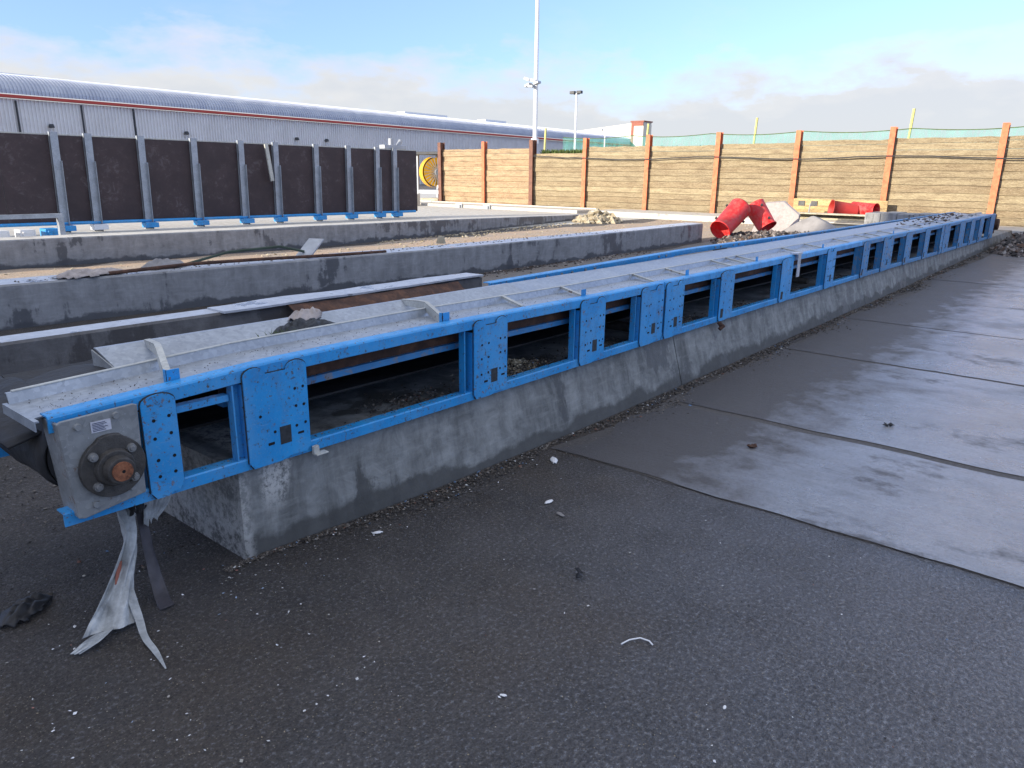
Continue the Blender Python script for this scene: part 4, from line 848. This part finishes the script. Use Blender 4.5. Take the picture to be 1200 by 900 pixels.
# ------------------------------------------------------------------ warehouse
WY = 90.
wh = empty('warehouse', (80, WY, 0), 'long grey ribbed warehouse with curved blue grey roof edge and red stripe', 'warehouse')
def ribbed(prof, x0, x1, pitch, mat, name, depth=.05):
    b = MB(); vs = []; n = len(prof); x = x0; cols = []
    while x < x1:
        cols += [(x, 0), (x+pitch*.58, 0), (x+pitch*.68, depth), (x+pitch*.90, depth)]; x += pitch
    for (xx, d) in cols:
        for (y, z_, ny, nz) in prof: vs.append((xx, y-d*ny, (z_+d*nz)*(1-.05*(xx-16)/134)))
    fs = [(i*n+j, (i+1)*n+j, (i+1)*n+j+1, i*n+j+1) for i in range(len(cols)-1) for j in range(n-1)]
    b.add(vs, fs); return b.build(name, mat, wh)
ribbed([(WY, 0, 1, 0), (WY, 8.5, 1, 0)], 16, 150, .36, 'wall_cladding', 'wall', .16)
pr = []
for k in range(9):
    a = R(90*k/8); pr.append((WY-.35+4.5*(1-math.cos(a))*.95, 8.95+2.15*math.sin(a), math.cos(a), math.sin(a)))
pr.append((WY+20, 10.9, 0, 1))
ribbed(pr, 16, 150, .36, 'roof_cladding', 'roof', .13)
b = MB(); b.prism([(WY-.50, 8.58), (WY+.3, 8.58), (WY+.3, 8.86), (WY-.50, 8.86)], lambda q: (15.8, q[0], q[1]), lambda q: (150.2, q[0], q[1]*.95)); b.build('red_fascia', 'red_trim', wh)
for x in (29.2, 35.4, 40.9):
    b = MB(); b.cyl((x, WY-.22, 0), (x, WY-.22, 8.3), .10, n=8); b.build('downpipe', 'dark_steel', wh)
for x in (32.1, 46.8, 62.3, 67.2):
    b = MB(); b.cyl((x, WY-.1, 6.0), (x, WY-.45, 6.0), .05, n=6); b.cyl((x, WY-.45, 6.15), (x, WY-.5, 5.85), .24, .30, 12); b.build('wall_lamp', 'dark_steel', wh)
for x0, x1 in ((29, 33.5), (88, 98), (108, 114)):
    b = MB(); b.box(x0, x1, WY+6, WY+8, 11.0, 11.5); b.build('rooflight', 'white_paint', wh)
ob = empty('gable_building', (160, 100, 0), 'cream building with a square red edged corner tower beyond the warehouse end', 'building')
b = MB(); b.add([(152, 90.5, 0), (152, 108, 0), (152, 108, 11.7), (152, 90.5, 13.2), (160, 90.5, 0), (160, 108, 0), (160, 108, 11.7), (160, 90.5, 13.2)], [(0, 3, 2, 1), (4, 5, 6, 7), (0, 4, 7, 3), (1, 2, 6, 5), (3, 7, 6, 2)]); b.build('wall', 'cream_cladding', ob)
b = MB(); b.box(149.5, 153, 86.6, 89.6, 0, 13.2); b.box(149.4, 149.5, 89.0, 89.6, 0, 13.2, 1); b.box(149.4, 149.5, 86.6, 89.0, 12.4, 13.2, 1); tw = b.build('corner_tower', ['cream_cladding', 'red_brick'], ob)
b = MB(); b.box(149.3, 153.2, 86.4, 89.8, 13.2, 13.45); b.build('tower_cap', 'red_brick', tw)

# masts
m1 = empty('mast', (45, 35.1, 0), 'tall white mast with camera cluster halfway, rising out of the picture', 'mast')
b = MB(); b.cyl((45, 35.1, 0), (45, 35.12, 22), .17, .12, 16); b.build('pole', 'white_paint', m1, smooth=False)
b = MB(); b.cyl((45, 35.11, 3.9), (45, 35.11, 4.25), .27, n=14); b.build('collar', 'white_paint', m1)
for dy, dz, a in ((.45, .25, 20), (.40, -.15, -20), (-.40, -.05, -15), (-.15, .12, 10), (.1, -.25, 5)):
    b = MB(); b.cyl((44.85, 35.1, 8.05+dz*.5), (44.7, 35.1+dy*.7, 8.05+dz), .04, n=6); M = Matrix.Translation((44.6, 35.1+dy, 8.05+dz)) @ Matrix.Rotation(R(a), 4, 'X'); b.box(-.2, .2, -.22, .22, -.08, .08, 0, M); b.build('camera_unit', 'white_paint' if dz > 0 else 'grey_steel', m1, bevel=.02)
m2 = empty('floodlight_mast', (60, 42, 0), 'shorter white floodlight mast with two lamps, right of the tall mast', 'floodlight mast')
b = MB(); b.cyl((60, 42.0, 0), (60, 42.0, 9.0), .12, .09, 12); b.build('pole', 'white_paint', m2)
for dy in (.38, -.38):
    b = MB(); b.box(59.75, 60.05, 42+dy-.26, 42+dy+.26, 8.95, 9.2, 0); b.box(59.9, 60.1, 42-.1+dy*.5, 42+.1+dy*.5, 8.9, 8.98); b.build('floodlight', 'dark_steel', m2, bevel=.02)
m3 = empty('lamp_post', (60, 38.7, 0), 'small thin lamp post seen above the fence, left of the brick tower', 'lamp post')
b = MB(); b.cyl((60, 38.7, 0), (60, 38.7, 5.4), .06, n=10); b.build('pole', 'white_paint', m3)
b = MB(); b.cyl((60, 38.7, 5.4), (59.7, 38.9, 5.75), .05, n=8); b.box(59.5, 59.8, 38.75, 39.1, 5.68, 5.8); b.build('lamp_head', 'white_paint', m3)

# ------------------------------------------------------------------ neighbouring hall behind the photographer (casts the yard's shade)
nb_ = empty('neighbour_hall', (-20, 0, 0), 'large plain hall standing behind the viewpoint and shading the yard', 'building')
YC = 3+math.tan(R(20))*(30+25)
b = MB(); b.box(-60, -25, -6, YC, 0, 15.5); b.build('wall', 'wall_cladding', nb_)
b = MB(); b.box(-60.2, -24.8, -6.2, YC, 15.5, 15.8); b.build('parapet', 'red_trim', nb_)
